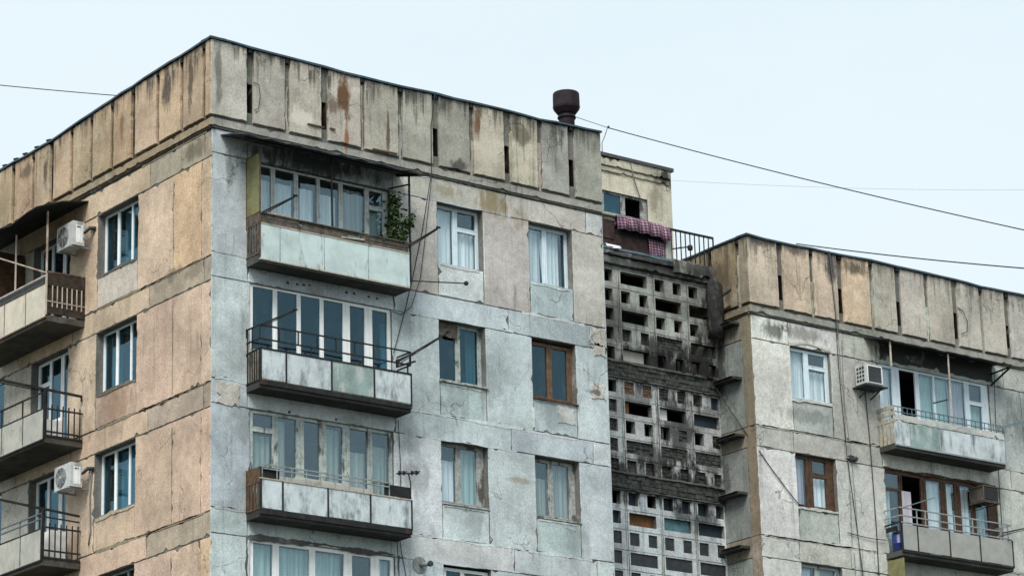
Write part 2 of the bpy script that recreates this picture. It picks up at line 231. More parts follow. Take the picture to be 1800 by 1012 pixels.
# ------------------------------------------------------------------ mesh helpers
IDENT = lambda u, d, z: (u, d, z)
class MB:
    def __init__(s, F=IDENT): s.v = []; s.f = []; s.t = []; s.mi = []; s.F = F; s.tint = (.3, .3, .3); s.m = 0
    def add(s, vs, fs, tint=None, mi=None):
        b = len(s.v); s.v += [s.F(*v) for v in vs]
        for f in fs: s.f.append([b + i for i in f]); s.t.append(tint or s.tint); s.mi.append(s.m if mi is None else mi)
    def quad(s, a, b, c, d, tint=None, mi=None): s.add([a, b, c, d], [(0, 1, 2, 3)], tint, mi)
    def box(s, u0, u1, d0, d1, z0, z1, tint=None, mi=None):
        s.add([(u0,d0,z0),(u1,d0,z0),(u1,d1,z0),(u0,d1,z0),(u0,d0,z1),(u1,d0,z1),(u1,d1,z1),(u0,d1,z1)],
              [(0,3,2,1),(4,5,6,7),(0,1,5,4),(1,2,6,5),(2,3,7,6),(3,0,4,7)], tint, mi)
    def bar(s, p, q, w, h=None, n=4, tint=None, mi=None):      # a bar or tube between two local points
        h = h or w; s.tube([p, q], w / 2, n, tint, mi, h / w)
    def tube(s, pts, r, n=6, tint=None, mi=None, asp=1.0):
        pts = [Vector(p) for p in pts]; rings = []; vs = []
        for i, p in enumerate(pts):
            a = pts[max(i - 1, 0)]; b = pts[min(i + 1, len(pts) - 1)]; t = (b - a).normalized()
            up = Vector((0, 0, 1)) if abs(t.z) < .9 else Vector((0, 1, 0))
            x = t.cross(up).normalized(); y = x.cross(t)
            rr = r[i] if isinstance(r, (list, tuple)) else r
            for k in range(n):
                an = 2 * math.pi * (k + .5) / n; vs.append(tuple(p + x * math.cos(an) * rr * (1.414 if n == 4 else 1) + y * math.sin(an) * rr * asp * (1.414 if n == 4 else 1)))
        fs = [(i*n+k, i*n+(k+1)%n, (i+1)*n+(k+1)%n, (i+1)*n+k) for i in range(len(pts)-1) for k in range(n)]
        fs += [tuple(range(n))[::-1], tuple(range((len(pts)-1)*n, len(pts)*n))]
        s.add(vs, fs, tint, mi)
    def lathe(s, c, axis, prof, n=24, tint=None, mi=None):        # prof: (radius, height) pairs, axis 'z' or 'd'
        vs = []
        for (r, h) in prof:
            for k in range(n):
                an = 2*math.pi*k/n
                if axis == 'z': vs.append((c[0]+r*math.cos(an), c[1]+r*math.sin(an), c[2]+h))
                else: vs.append((c[0]+r*math.cos(an), c[1]+h, c[2]+r*math.sin(an)))
        m = len(prof)
        fs = [(i*n+k, i*n+(k+1)%n, (i+1)*n+(k+1)%n, (i+1)*n+k) for i in range(m-1) for k in range(n)] + [tuple(range(n))[::-1], tuple(range((m-1)*n, m*n))]
        s.add(vs, fs, tint, mi)
    def plate(s, u0, u1, z0, z1, d0, d1, tint, j=.012, mi=None, step=.11, rnd=0.0, top=None):
        """plaster slab with wandering edges; d1 is its outer face; top: optional function u -> z"""
        rr = random.Random(hash((round(u0, 2), round(z0, 2), round(u1, 2), len(s.v))) & 0xffff)
        def edge(p, q):
            L = math.hypot(q[0]-p[0], q[1]-p[1]); n = max(2, int(L / step)); out = []; w = 0
            for i in range(n):
                t = i / n; w = w * .6 + rr.uniform(-j, j) * .8
                k = min(t, 1 - t) * n; 
                nx, nz = -(q[1]-p[1]) / L, (q[0]-p[0]) / L
                bite = abs(rr.gauss(0, rnd)) if rr.random() < .12 else 0
                out.append((p[0]+(q[0]-p[0])*t + nx*(abs(w)*.9+bite), p[1]+(q[1]-p[1])*t + nz*(abs(w)*.9+bite)))
            return out
        c = [(u0, z0), (u1, z0), (u1, z1), (u0, z1)]
        pts = []
        for i in range(4): pts += edge(c[i], c[(i+1) % 4])
        if top: pts = [(u, min(z, top(u))) for u, z in pts]
        n = len(pts); b = .006
        mu, mz = (u0+u1)/2, (z0+z1)/2
        def ins(u, z):
            return (u + max(-b, min(b, (mu-u)*.2)), z + max(-b, min(b, (mz-z)*.2)))
        vs = [(u, d0, z) for u, z in pts] + [(u, d1-b, z) for u, z in pts] + [(*ins(u, z),) for u, z in pts]
        vs = vs[:2*n] + [(u, d1, z) for u, z in vs[2*n:]]
        fs = [(i, (i+1)%n, n+(i+1)%n, n+i) for i in range(n)] + [(n+i, n+(i+1)%n, 2*n+(i+1)%n, 2*n+i) for i in range(n)] + [tuple(range(2*n, 3*n))]
        s.add(vs, fs, tint, mi)
    def smear(s, pts, w, d0, d1, tint, mi=None):
        """irregular ribbon of mortar along a polyline in the facade plane"""
        out = []
        for (p, q) in zip(pts[:-1], pts[1:]):
            L = math.hypot(q[0]-p[0], q[1]-p[1]); n = max(2, int(L/.07))
            for i in range(n): out.append((p[0]+(q[0]-p[0])*i/n, p[1]+(q[1]-p[1])*i/n, -(q[1]-p[1])/L, (q[0]-p[0])/L))
        a, b = [], []; wa = wb = .5
        for (u, z, nx, nz) in out:
            wa = max(.1, min(1, wa + random.uniform(-.3, .3))); wb = max(.1, min(1, wb + random.uniform(-.3, .3)))
            a.append((u + nx*w*wa, z + nz*w*wa)); b.append((u - nx*w*wb, z - nz*w*wb))
        n = len(out)
        vs = [(u, d1, z) for u, z in a] + [(u, d1, z) for u, z in b] + [(u, d0, z) for u, z in a] + [(u, d0, z) for u, z in b]
        fs = []
        for i in range(n-1): fs += [(i, i+1, n+i+1, n+i), (i, 2*n+i, 2*n+i+1, i+1), (n+i, n+i+1, 3*n+i+1, 3*n+i)]
        fs += [(0, n, 3*n, 2*n), (n-1, 3*n-1, 4*n-1, 2*n-1)]
        s.add(vs, fs, tint, mi)
    def build(s, name, mats, parent=None, smooth=False):
        me = bpy.data.meshes.new(name); me.from_pydata(s.v, [], s.f); 
        for m in (mats if isinstance(mats, (list, tuple)) else [mats]): me.materials.append(MATS[m])
        bm = bmesh.new(); bm.from_mesh(me); bmesh.ops.recalc_face_normals(bm, faces=bm.faces[:]); bm.to_mesh(me); bm.free()
        ca = me.color_attributes.new('tint', 'FLOAT_COLOR', 'CORNER')
        for p, t in zip(me.polygons, s.t):
            for li in p.loop_indices: ca.data[li].color = (t[0], t[1], t[2], 1)
        for p, m in zip(me.polygons, s.mi): p.material_index = m; p.use_smooth = smooth
        o = bpy.data.objects.new(name, me); COL.objects.link(o)
        if parent is not None: o.parent = parent
        return o
def build_each(mb, name, mat, parent):
    """every separate piece of a builder becomes a part of its own"""
    par = list(range(len(mb.v)))
    def find(i):
        while par[i] != i: par[i] = par[par[i]]; i = par[i]
        return i
    for f in mb.f:
        for i in f[1:]: par[find(i)] = find(f[0])
    groups = {}
    for k, f in enumerate(mb.f): groups.setdefault(find(f[0]), []).append(k)
    for ks in groups.values():
        q = MB(); ids = sorted({i for k in ks for i in mb.f[k]}); mp = {i: j for j, i in enumerate(ids)}
        q.v = [mb.v[i] for i in ids]; q.f = [[mp[i] for i in mb.f[k]] for k in ks]; q.t = [mb.t[k] for k in ks]; q.mi = [mb.mi[k] for k in ks]
        q.build(name, mat, parent)
def tag(o, label=None, cat=None, group=None, kind=None):
    for k, v in (('label', label), ('category', cat), ('group', group), ('kind', kind)):
        if v: o[k] = v
    return o
def empty(name, label, cat, loc=(0, 0, 0), group=None):
    o = bpy.data.objects.new(name, None); COL.objects.link(o); o.location = loc; o.empty_display_size = .3
    return tag(o, label, cat, group)
def jt(c, a=.05):
    k = 1 + random.uniform(-a, a); return tuple(max(.01, x * k * (1 + random.uniform(-a*.4, a*.4))) for x in c)
# facade frames: u along the wall, d outwards, z up
FR = lambda u, d, z: (u, -d, z)                      # broad face of the corner block
FL = lambda u, d, z: (-d, u, z)                      # its end face
BX, BY = 16.576, 1.2
FB = lambda u, d, z: (BX + u, BY - d, z)             # broad face of the stepped block
FS = lambda u, d, z: (BX - d, BY + u, z)             # side of the stepped block
SY = 2.5
FC = lambda u, d, z: (u, SY - d, z)                  # pierced stair wall
FH = lambda u, d, z: (u, 4.0 - d, z)                 # roof hut
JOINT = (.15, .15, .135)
def backing(mb, u0, u1, z0, z1, openings, dfront=-.016, tint=JOINT, reveal=.34, room=1.5, mi=0, rmi=1):
    us = sorted({u0, u1, *[o[0] for o in openings], *[o[1] for o in openings]}); zs = sorted({z0, z1, *[o[2] for o in openings], *[o[3] for o in openings]})
    for a, b in zip(us[:-1], us[1:]):
        run = None
        for c, e in zip(zs[:-1], zs[1:]):
            mu, mz = (a+b)/2, (c+e)/2
            if any(o[0] < mu < o[1] and o[2] < mz < o[3] for o in openings): continue
            mb.quad((a, dfront, c), (b, dfront, c), (b, dfront, e), (a, dfront, e), tint, mi)
    for o in openings:
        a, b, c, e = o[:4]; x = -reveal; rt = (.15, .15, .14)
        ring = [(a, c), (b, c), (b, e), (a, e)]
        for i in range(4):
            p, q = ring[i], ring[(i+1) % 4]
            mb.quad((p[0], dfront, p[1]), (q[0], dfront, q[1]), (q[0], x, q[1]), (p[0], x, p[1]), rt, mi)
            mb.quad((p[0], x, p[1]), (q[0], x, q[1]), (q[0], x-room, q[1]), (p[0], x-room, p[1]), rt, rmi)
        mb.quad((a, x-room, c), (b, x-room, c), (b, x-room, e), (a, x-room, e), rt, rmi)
# ------------------------------------------------------------------ windows
def window(parent, F, u0, u1, z0, z1, cols, mat, dep=.20, fw=.05, rails=None, mull=.06, glass_mat='glass', curtains=(), name='window', bare=(), tilt=None, sash=.022, fd=.05, open_cols=()):
    """cols: clear pane intervals (absolute u); rails: {col: [z of transom]}; curtains: (ua, ub, z0, z1, material)"""
    rails = rails or {}
    mb = MB(F); d1, d0 = -dep, -dep - fd
    eu = [u0] + [x for c in cols for x in c] + [u1]
    mb.box(u0, u1, d0, d1, z1 - fw, z1); mb.box(u0, u1, d0, d1, z0, z0 + fw)
    for i in range(0, len(eu), 2):                             # stiles and mullions between clear panes
        a, b = eu[i], eu[i+1]
        if b - a > .004: 
            mb.box(a, b, d0 + .004, d1 + .003, z0 + fw, z1 - fw)
            if b - a > .075 and 0 < i < len(eu) - 2: mb.box((a+b)/2 - .004, (a+b)/2 + .004, d1 + .003, d1 + .018, z0 + fw, z1 - fw)
    pb = MB(F)
    for i, (a, b) in enumerate(cols):
        zs = [z0 + fw] + sorted(rails.get(i, [])) + [z1 - fw]
        for zr in rails.get(i, []): mb.box(a, b, d0 + .004, d1 + .004, zr - .03, zr + .03)
        for k, (c, e) in enumerate(zip(zs[:-1], zs[1:])):
            c2 = c + (.03 if k else 0); e2 = e - (.03 if k < len(zs) - 2 else 0)
            if i in open_cols and k == 0: continue
            if i not in bare:
                s_ = sash
                mb.box(a, b, d0+.01, d1+.010, c2, c2+s_); mb.box(a, b, d0+.01, d1+.010, e2-s_, e2); mb.box(a, a+s_, d0+.01, d1+.010, c2+s_, e2-s_); mb.box(b-s_, b, d0+.01, d1+.010, c2+s_, e2-s_)
            else: s_ = 0
            pb.box(a+s_-.004, b-s_+.004, d0+.020, d0+.028, c2+s_-.004, e2-s_+.004)
    w = mb.build(name, mat, parent)
    if pb.v: pb.build('pane', glass_mat, w)
    for (a, b, c, e, m) in curtains:
        cb = MB(F); n = max(8, int((b-a)/.018)); ph = random.random()*9; f1 = random.uniform(38, 60)
        pts = []
        for i in range(n+1):
            u = a+(b-a)*i/n; pts.append((u, d0 - .10 + .016*math.sin(f1*u+ph) + .010*math.sin(f1*.37*u+ph*2)))
        for p, q in zip(pts[:-1], pts[1:]):
            cb.quad((p[0], p[1], c), (q[0], q[1], c), (q[0], q[1], e), (p[0], p[1], e))
        cb.build('curtain', m, w, smooth=True)
    return w
def sill(w, F, u0, u1, z, mat, out=.05, th=.035):
    mb = MB(F); n = 8
    for i in range(n):
        a = u0+(u1-u0)*i/n; b = u0+(u1-u0)*(i+1)/n; o = out*random.uniform(.75, 1.1)
        mb.add([(a, -.16, z), (b, -.16, z), (b, o, z-.02), (a, o, z-.02), (a, -.16, z-th), (b, -.16, z-th), (b, o, z-.02-th), (a, o, z-.02-th)], [(0,1,2,3),(4,7,6,5),(2,6,7,3),(0,3,7,4),(1,5,6,2)])
    return mb.build('sill', mat, w)
# ================================================================== THE SETTING
g = MB(); g.box(-600, 900, -600, 900, -.5, 0); tag(g.build('ground', 'earth'), kind='structure')
g = MB(); g.box(-600, 900, -60, -46, 0, .004); tag(g.build('road', 'asphalt'), kind='structure')
# ================================================================== CORNER BLOCK
LX, LY, HT = 10.887, 14.0, 24.26
A = empty('apartment_building', 'tall corner concrete apartment block with tan plastered end wall and grey broad face', 'apartment building', group='apartment blocks')
H = [HT - 2.8*k for k in range(6)]
WARM, WARM2, COOL, COOL2, BLUE, PALE = (.47, .46, .43), (.46, .435, .415), (.49, .56, .58), (.475, .54, .56), (.42, .495, .515), (.56, .61, .62)
TAN, TANP, TANO, TANB, TANG = (.535, .42, .315), (.55, .42, .325), (.59, .43, .295), (.38, .33, .26), (.50, .465, .41)
WC = [(6.02, 7.32), (8.66, 9.94)]
G0, G1 = .98, 4.71
ops = []
for k in range(4):
    for (a, b) in WC: ops.append((a, b, H[k]-1.45, H[k]))
    ops.append((G0, G1, H[k]-2.3, H[k]))
fw_ = MB(FR)
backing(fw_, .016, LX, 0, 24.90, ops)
P0 = 0.0
def plates_front(mb, storeys):
    for k in storeys:
        h = H[k]; top = h + .55; low = h - 2.25
        base = [WARM, COOL2, COOL, COOL, COOL][k]
        # lintel band
        segs = [(0, .92), (.92, 4.78), (4.78, 8.0), (8.0, 10.38), (10.38, LX)]
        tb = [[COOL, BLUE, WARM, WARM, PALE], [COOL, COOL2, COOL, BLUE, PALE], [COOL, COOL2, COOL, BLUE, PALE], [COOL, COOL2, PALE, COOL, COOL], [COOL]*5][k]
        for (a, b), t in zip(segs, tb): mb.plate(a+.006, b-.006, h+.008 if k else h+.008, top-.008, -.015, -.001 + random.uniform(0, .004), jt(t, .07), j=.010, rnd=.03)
        # piers
        for (a, b) in [(0, G0), (G1, 6.02), (7.32, 8.66), (9.94, LX)]:
            t = {0: [COOL2, WARM, WARM2, WARM], 1: [COOL, COOL, COOL2, COOL], 2: [BLUE, PALE, COOL, COOL], 3: [COOL, COOL, COOL, PALE]}.get(k, [COOL]*4)
            tt = t[[0, G1, 7.32, 9.94].index(a)]
            mb.plate(a+(.006 if a else 0), b-.006, low+.008, h-.006, -.015, random.uniform(0, .006), jt(tt, .05), j=.008, rnd=.03)
        for (a, b), t in zip(WC, [[PALE, BLUE], [BLUE, BLUE], [COOL, BLUE], [COOL, COOL], [COOL]*2][k]):
            mb.plate(a+.012, b-.012, low+.02, h-1.455, -.015, -.004, jt(t, .06), j=.012, rnd=.035)
            mb.smear([(a+.05, h-1.50), (b-.05, h-1.51)], .035, -.004, .006, jt(PALE, .1))
        # mortar smears along joints
        for (p, q, w, t) in [((.1, top), (4.7, top), .045, COOL), ((4.9, top), (8.4, top), .05, PALE), ((5.0, h+.01), (8.2, h+.012), .03, COOL2), ((7.34, low+.1), (7.33, h-.2), .025, COOL), ((8.4, low), (10.3, low-.02), .05, PALE), ((a-.02, low+.1), (a-.02, h-1.6), .04, PALE)]:
            if random.random() < .85: mb.smear([p, q], w, -.003, .0065, jt(t, .1))
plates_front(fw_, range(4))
fw_.plate(.006, LX-.006, 0, H[3]-2.26, -.015, 0, COOL)
# crumbled plaster on the right-hand edge
for (u, z, s_) in [(10.62, 21.75, .26), (10.68, 21.45, .2), (10.58, 20.42, .22), (.42, 18.9, .3)]:
    fw_.plate(u-s_, min(u+s_, LX-.01), z-s_*.9, z+s_*.9, -.01, .022, jt((.50, .485, .44)), j=.07, step=.06, rnd=.05)
fw_.plate(9.35, 9.9, 19.75-.25, 19.75+.2, -.01, .008, jt((.52, .53, .51)), j=.08, step=.06)
fw_.smear([(G0-.06, 15.86), (2.6, 15.92), (4.78, 15.9)], .09, -.002, .012, (.10, .10, .095)); fw_.smear([(G0-.09, 15.9), (G0-.07, 14.4)], .07, -.002, .012, (.10, .10, .095)); fw_.smear([(G1+.10, 15.9), (G1+.09, 14.4)], .07, -.002, .012, (.10, .10, .095))
for (u, z) in [(1.95, 21.62), (2.2, 21.63), (2.37, 21.64), (2.52, 21.66), (3.5, 21.66), (3.7, 21.67), (4.1, 21.66), (4.32, 21.66), (1.98, 18.72), (3.2, 18.73)]:
    fw_.plate(u-.035, u+.035, z-.03, z+.03, 0, .012, (.05, .05, .05), j=.02, step=.03)
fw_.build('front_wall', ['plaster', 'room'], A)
# end wall
LW = (3.09, 4.87); LD = (6.14, 7.86); LE = (9.15, 10.9); HL = [24.17 - 2.8*k for k in range(6)]
ops = []
for k in range(4):
    ops += [(*LW, HL[k]-1.45, HL[k]), (*LD, HL[k]-2.25, HL[k]), (*LE, HL[k]-1.45, HL[k])]
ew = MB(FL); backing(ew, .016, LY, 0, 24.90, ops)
for k in range(4):
    h = HL[k]; top = h + .55 + (.06 if k == 0 else 0); low = h - 2.25
    for (a, b), t in zip([(0, .30), (.30, 2.58), (2.58, 5.95), (5.95, 8.5), (8.5, LY)], [TANB, TANB, TAN, TAN, TANG]):
        ew.plate(a+(.008 if a else 0), b-.008, h+.012, top-.012, -.015, random.uniform(-.003, .004), jt(t, .08), j=.018, rnd=.04)
    for (a, b), t in zip([(0, .40), (.40, 1.56), (1.56, 3.09), (4.87, 6.14), (7.86, 9.15), (10.9, LY)], [[TAN, TANO, TANP, TAN, TANG, TAN], [TANP, TANP, TANP, TAN, TANG, TAN], [TANP, (.54, .41, .31), TANP, TAN, TANG, TAN], [TANO, TANP, TANP, TAN, TANG, TAN]][k]):
        ew.plate(a+(.008 if a else 0), b-.008, low+.012, h-.008, -.015, random.uniform(0, .008), jt(t, .06), j=.011, rnd=.035)
    ew.plate(LW[0]+.012, LW[1]-.012, low+.03, h-1.50, -.015, -.002, jt([TANG, (.42, .32, .25), TAN, TAN][k], .05), j=.018, rnd=.03)
    ew.plate(LE[0]+.012, LE[1]-.012, low+.03, h-1.50, -.015, -.002, jt(TAN, .05), j=.018)
    ew.smear([(LW[0]+.02, h-1.50), (LW[1]-.03, h-1.50)], .07, -.004, .014, jt((.16, .15, .13) if k < 2 else (.42, .38, .31), .1))
    for (p, q) in [((.2, top), (3.0, top)), ((.5, low), (4.8, low))]: ew.smear([p, q], .035, -.004, .008, jt((.27, .23, .17), .12))
    ew.smear([(1.56, low+.1), (1.57, h-.1)], .018, .0, .009, jt((.40, .35, .27), .1))
ew.plate(.006, LY-.01, 0, HL[3]-2.26, -.015, 0, TANP)
ew.build('end_wall', ['plaster_tan', 'room'], A)
m = MB(); m.box(LX-.02, LX, .0, LY, 0, 24.89, COOL2); m.box(.3, LX-.02, LY-.05, LY-.02, 0, 24.88, COOL2); m.box(-.01, LX-.01, .02, LY, 24.9, 25.0, (.1, .1, .1))
m.build('rear_wall', 'plaster', A)
# ---- parapet
def interp(xs, zs):
    def f(u):
        for i in range(len(xs)-1):
            if u <= xs[i+1] or i == len(xs)-2:
                t = (u-xs[i])/(xs[i+1]-xs[i]); return zs[i]+(zs[i+1]-zs[i])*t
    return f
def parapet(F, edges, tops, zb, ztopless, tints, slots, parent, mat, gap=.065, d=.085, coping=True, gaps_tint=(.17, .17, .15), ret0=0, hooks=(), ledge=(.31, .305, .275)):
    top = interp(edges, tops)
    base = MB(F)
    n = len(edges)
    # backing wall in sloped-top pieces; slots recessed at the joints, their shade painted as black lining
    L0, L1 = edges[0], edges[-1]
    LB = max(L0, -.012); cuts = sorted({LB, L1} | {c for i in slots for c in (edges[i]-.085, edges[i]+.085)})
    for a, b in zip(cuts[:-1], cuts[1:]):
        is_slot = any(abs((a+b)/2-edges[i]) < .02 for i in slots)
        def blk(z0, z1a, z1b, df=.02, db=-.22):
            base.add([(a,db,z0),(b,db,z0),(b,df,z0),(a,df,z0),(a,db,z1a),(b,db,z1b),(b,df,z1b),(a,df,z1a)], [(0,3,2,1),(4,5,6,7),(0,1,5,4),(1,2,6,5),(2,3,7,6),(3,0,4,7)], jt(gaps_tint, .15))
        if is_slot:
            i = [i for i in slots if abs((a+b)/2-edges[i]) < .02][0]
            s0, s1 = zb+.50+random.uniform(-.03, .03), zb+1.17+random.uniform(-.03, .03)
            blk(zb, s0, s0); blk(s1, top(a)-.03, top(b)-.03); base.box(a, b, -.22, -.16, s0, s1, (.012, .012, .012)); base.box(a+.001, a+.013, -.159, .018, s0, s1, (.012, .012, .012)); base.box(b-.013, b-.001, -.159, .018, s0, s1, (.012, .012, .012)); base.box(a+.014, b-.014, -.159, .018, s1-.013, s1-.001, (.012, .012, .012))
        else:
            xs = [a] + [e for e in edges if a+.01 < e < b-.01] + [b]
            for p, q in zip(xs[:-1], xs[1:]):
                a0, b0 = a, b; a, b = p, q; blk(zb, top(p)-.03, top(q)-.03); a, b = a0, b0
    # base ledge and drip lip
    base.plate(max(L0, -.055), L1, zb+.035, zb+.215, .0, d-.03, jt(ledge, .05), j=.012, rnd=.03)
    base.box(L0-ret0, L1, -.02, .012, zb-.03, zb+.04, (.035, .035, .033))
    p = base.build('parapet', mat, parent)
    for i in range(n-1):
        m = MB(F); a, b = edges[i]+((gap+.03*(i in slots)) if i else 0), edges[i+1]-((gap+.03*(i+1 in slots)) if i < n-2 else .02)
        a += random.uniform(-.01, .01)
        m.plate(a, b, zb+.27, max(tops[i], tops[i+1]), .01, d+random.uniform(0, .012), jt(tints[i % len(tints)], .045), j=.011, rnd=.012, top=lambda u: top(u)-.045+.012*math.sin(u*23))
        m.build('panel', mat, p)
    # joint grouts, partly fallen out
    g = MB(F)
    for i in range(1, n-1):
        if i in slots: continue
        g.smear([(edges[i], zb+.22), (edges[i]+.008, top(edges[i])-random.uniform(.08, .9))], .07, .02, .05, jt((.36, .35, .31) if F is not FL else (.15, .115, .075), .25))
    build_each(g, 'joint_grout', mat, p)
    if coping:
        c = MB(F); xs = []
        for i in range(n-1):
            for t in (0, .5): xs.append(edges[i]+(edges[i+1]-edges[i])*t)
        xs.append(L1); xs[0] -= ret0 + .03
        zz = [top(x)+random.uniform(-.013, .012) for x in xs]
        vs, fs = [], []
        for x, z in zip(xs, zz):
            o = d+.045+random.uniform(-.006, .006)
            vs += [(x, -.28, z+.028), (x, o, z+.016), (x, o+.004, z-.032+random.uniform(-.006, .006)), (x, d+.016, z-.03), (x, -.28, z-.012)]
        for i in range(len(xs)-1):
            for k in range(5): fs.append((i*5+k, i*5+(k+1)%5, (i+1)*5+(k+1)%5, (i+1)*5+k))
        fs += [(0,1,2,3,4), tuple(range(len(vs)-5, len(vs)))]
        c.add(vs, fs); co = c.build('coping', 'coping_metal', p)
        for i in range(1, n-1):                                # dark wads under the coping where joints meet it
            if random.random() < .7:
                w = MB(F); u = edges[i]; w.plate(u-.06, u+.05, top(u)-random.uniform(.13, .2), top(u)-.03, .02, d+.02, (.02, .02, .02), j=.02, step=.05); w.build('joint_cap', 'black_sheet', p)
        for u in hooks:
            hk = MB(F); z = top(u); hk.bar((u, -.05, z-.02), (u, .05, z+.09), .03); hk.bar((u-.07, .03, z+.085), (u+.08, .06, z+.10), .05, .04); hk.build('lifting_hook', 'iron', p)
    return p
PR = [tuple(min(.62, v*k) for v, k in zip(c, (1.24, 1.23, 1.19))) for c in [(.36, .355, .325), (.335, .33, .30), (.40, .375, .33), (.385, .36, .32), (.33, .32, .28), (.31, .305, .275), (.285, .28, .255), (.40, .37, .315), (.385, .355, .30), (.265, .265, .25), (.28, .28, .26)]]
parapet(FR, [-.085, .939, 1.912, 2.902, 3.939, 4.98, 5.974, 7.002, 8.03, 8.99, 9.95, 10.87], [26.887, 26.855, 26.84, 26.824, 26.80, 26.80, 26.833, 26.838, 26.84, 26.824, 26.863, 26.888], 24.83, 0, PR, [1, 3, 6, 8, 10], A, 'parapet_plaster')
PL = [(.43, .33, .225), (.39, .305, .215), (.46, .35, .245), (.45, .35, .25), (.44, .33, .23)]
parapet(FL, [-.085, .20, 1.121, 2.139, 3.204, 4.14, 5.069, 5.99, 6.928, 7.805, 8.782, 9.9, 10.9, 11.9, 12.9, 14.0], [26.887, 26.87, 26.839, 26.819, 26.779, 26.745, 26.702, 26.65, 26.60, 26.60, 26.61, 26.61, 26.61, 26.61, 26.6, 26.6], 24.83, 0, PL, [4, 8], A, 'parapet_plaster', hooks=(7.15, 7.72, 8.3, 8.75, 9.3), gaps_tint=(.10, .08, .055), ledge=(.30, .245, .17))
m = MB(FR); m.tube([(1.0, .10, 26.05), (1.12, .14, 26.0), (1.16, .14, 25.75), (1.12, .13, 25.45), (1.03, .12, 25.40)], .010, 5); m.build('wire_loop', 'cable_black', A, True)
# rusty bars left in the panels
st = MB(FR)
for (p, q) in [((2.42, .12, 25.36), (2.86, .12, 25.36)), ((4.18, .12, 25.12), (4.85, .12, 25.13)), ((3.02, .12, 25.38), (3.16, .12, 25.37))]: st.bar(p, q, .03)
build_each(st, 'reinforcing_bar', 'rusty_iron', A)
# ---- windows of the broad face
(a, b), (c, d) = WC
z = H[0]
w = window(A, FR, a, b, z-1.45, z, [(a+.05, a+.60), (a+.68, b-.05)], 'blue_pvc', rails={1: [z-.50]}, curtains=[(a, a+.62, z-1.45, z-.02, 'curtain_white'), (a+.66, b, z-1.45, z-.52, 'curtain_white')])
w = window(A, FR, c, d, z-1.45, z, [(c+.05, c+.56), (c+.64, d-.05)], 'blue_pvc', curtains=[(c, c+.56, z-1.45, z-.1, 'curtain_white'), (c+.62, d-.16, z-1.45, z, 'curtain_white')])
m = MB(FR)                                                     # the tilted-in sash of that window
for (p, q) in [((c+.05, -.20, z-1.38), (c+.05, -.33, z-.10)), ((c+.56, -.20, z-1.38), (c+.56, -.33, z-.10)), ((c+.05, -.33, z-.10), (c+.56, -.33, z-.10))]: m.bar(p, q, .05)
m.build('tilted_sash', 'blue_pvc', w)
z = H[1]
w = window(A, FR, a, b, z-1.40, z, [(a+.04, a+.60), (a+.68, b-.07)], 'old_paint', glass_mat='dark_glass', dep=.19, curtains=[(b-.32, b-.02, z-1.4, z-.05, 'curtain_grey')]); sill(w, FR, a-.02, b+.03, z-1.40, 'peeling_paint')
m = MB(FR); m.plate(a+.02, a+.62, z-.36, z-.02, -.135, -.125, (.1, .1, .1), j=.03); m.build('cardboard_infill', 'rotten_wood', w)
w = window(A, FR, c, d, z-1.42, z-.05, [(c+.04, c+.57), (c+.66, d-.12)], 'tan_wood', dep=.17, glass_mat='dark_glass', fw=.06); sill(w, FR, c-.02, d+.02, z-1.42, 'brown_wood')
z = H[2]
w = window(A, FR, a, b, z-1.40, z, [(a+.04, a+.54), (a+.63, b-.17)], 'peeling_paint', dep=.19, curtains=[(a, a+.56, z-1.4, z-.36, 'curtain_white'), (a+.6, b-.04, z-1.4, z-.02, 'curtain_teal')]); sill(w, FR, a-.02, b+.0, z-1.40, 'peeling_paint', out=.02)
w = window(A, FR, c, d, z-1.40, z-.02, [(c+.04, c+.52), (c+.61, d-.15)], 'peeling_paint', dep=.19, curtains=[(c, c+.54, z-1.4, z-.44, 'curtain_grey'), (c+.58, d-.04, z-1.4, z-.02, 'curtain_grey')]); sill(w, FR, c-.02, d+.02, z-1.40, 'peeling_paint', out=.02)
z = H[3]
window(A, FR, a, b, z-1.40, z-.05, [(a+.12, a+.56), (a+.62, b-.12)], 'pvc', dep=.12, glass_mat='dark_glass'); window(A, FR, c, d, z-1.40, z, [(c+.05, c+.56), (c+.64, d-.05)], 'old_paint', glass_mat='dark_glass')
# ---- glazed balcony bays of the broad face
z = H[0]
p0 = [(1.08, 1.59), (1.70, 2.20), (2.30, 2.80), (2.88, 3.39), (3.49, 4.09), (4.18, 4.60)]
window(A, FR, G0, G1, z-2.3, z, p0, 'old_white', dep=.10, fw=.04, rails={5: [z-.46]}, name='balcony_glazing', bare=(0, 1, 2, 3, 4), curtains=[(1.05, 2.2, z-2.25, z-.30, 'curtain_white'), (2.32, 2.8, z-2.25, z-.30, 'curtain_white'), (2.9, 3.4, z-2.25, z-.34, 'curtain_white'), (3.5, 4.1, z-2.25, z-.1, 'curtain_grey'), (4.16, 4.6, z-2.25, z-.5, 'curtain_teal')])
z = H[1]
p1 = [(1.08, 1.60), (1.71, 2.22), (2.32, 2.82), (2.92, 3.43), (3.59, 4.03), (4.19, 4.64)]
window(A, FR, G0, G1, z-2.3, z, p1, 'pvc', dep=.05, fw=.05, name='balcony_glazing', glass_mat='dark_glass', bare=(0, 1, 2, 3), curtains=[(4.52, 4.68, z-2.2, z-.3, 'curtain_teal')])
z = H[2]
p2 = [(1.05, 1.60), (1.69, 2.21), (2.36, 2.81), (2.94, 3.41), (3.55, 4.07), (4.15, 4.65)]
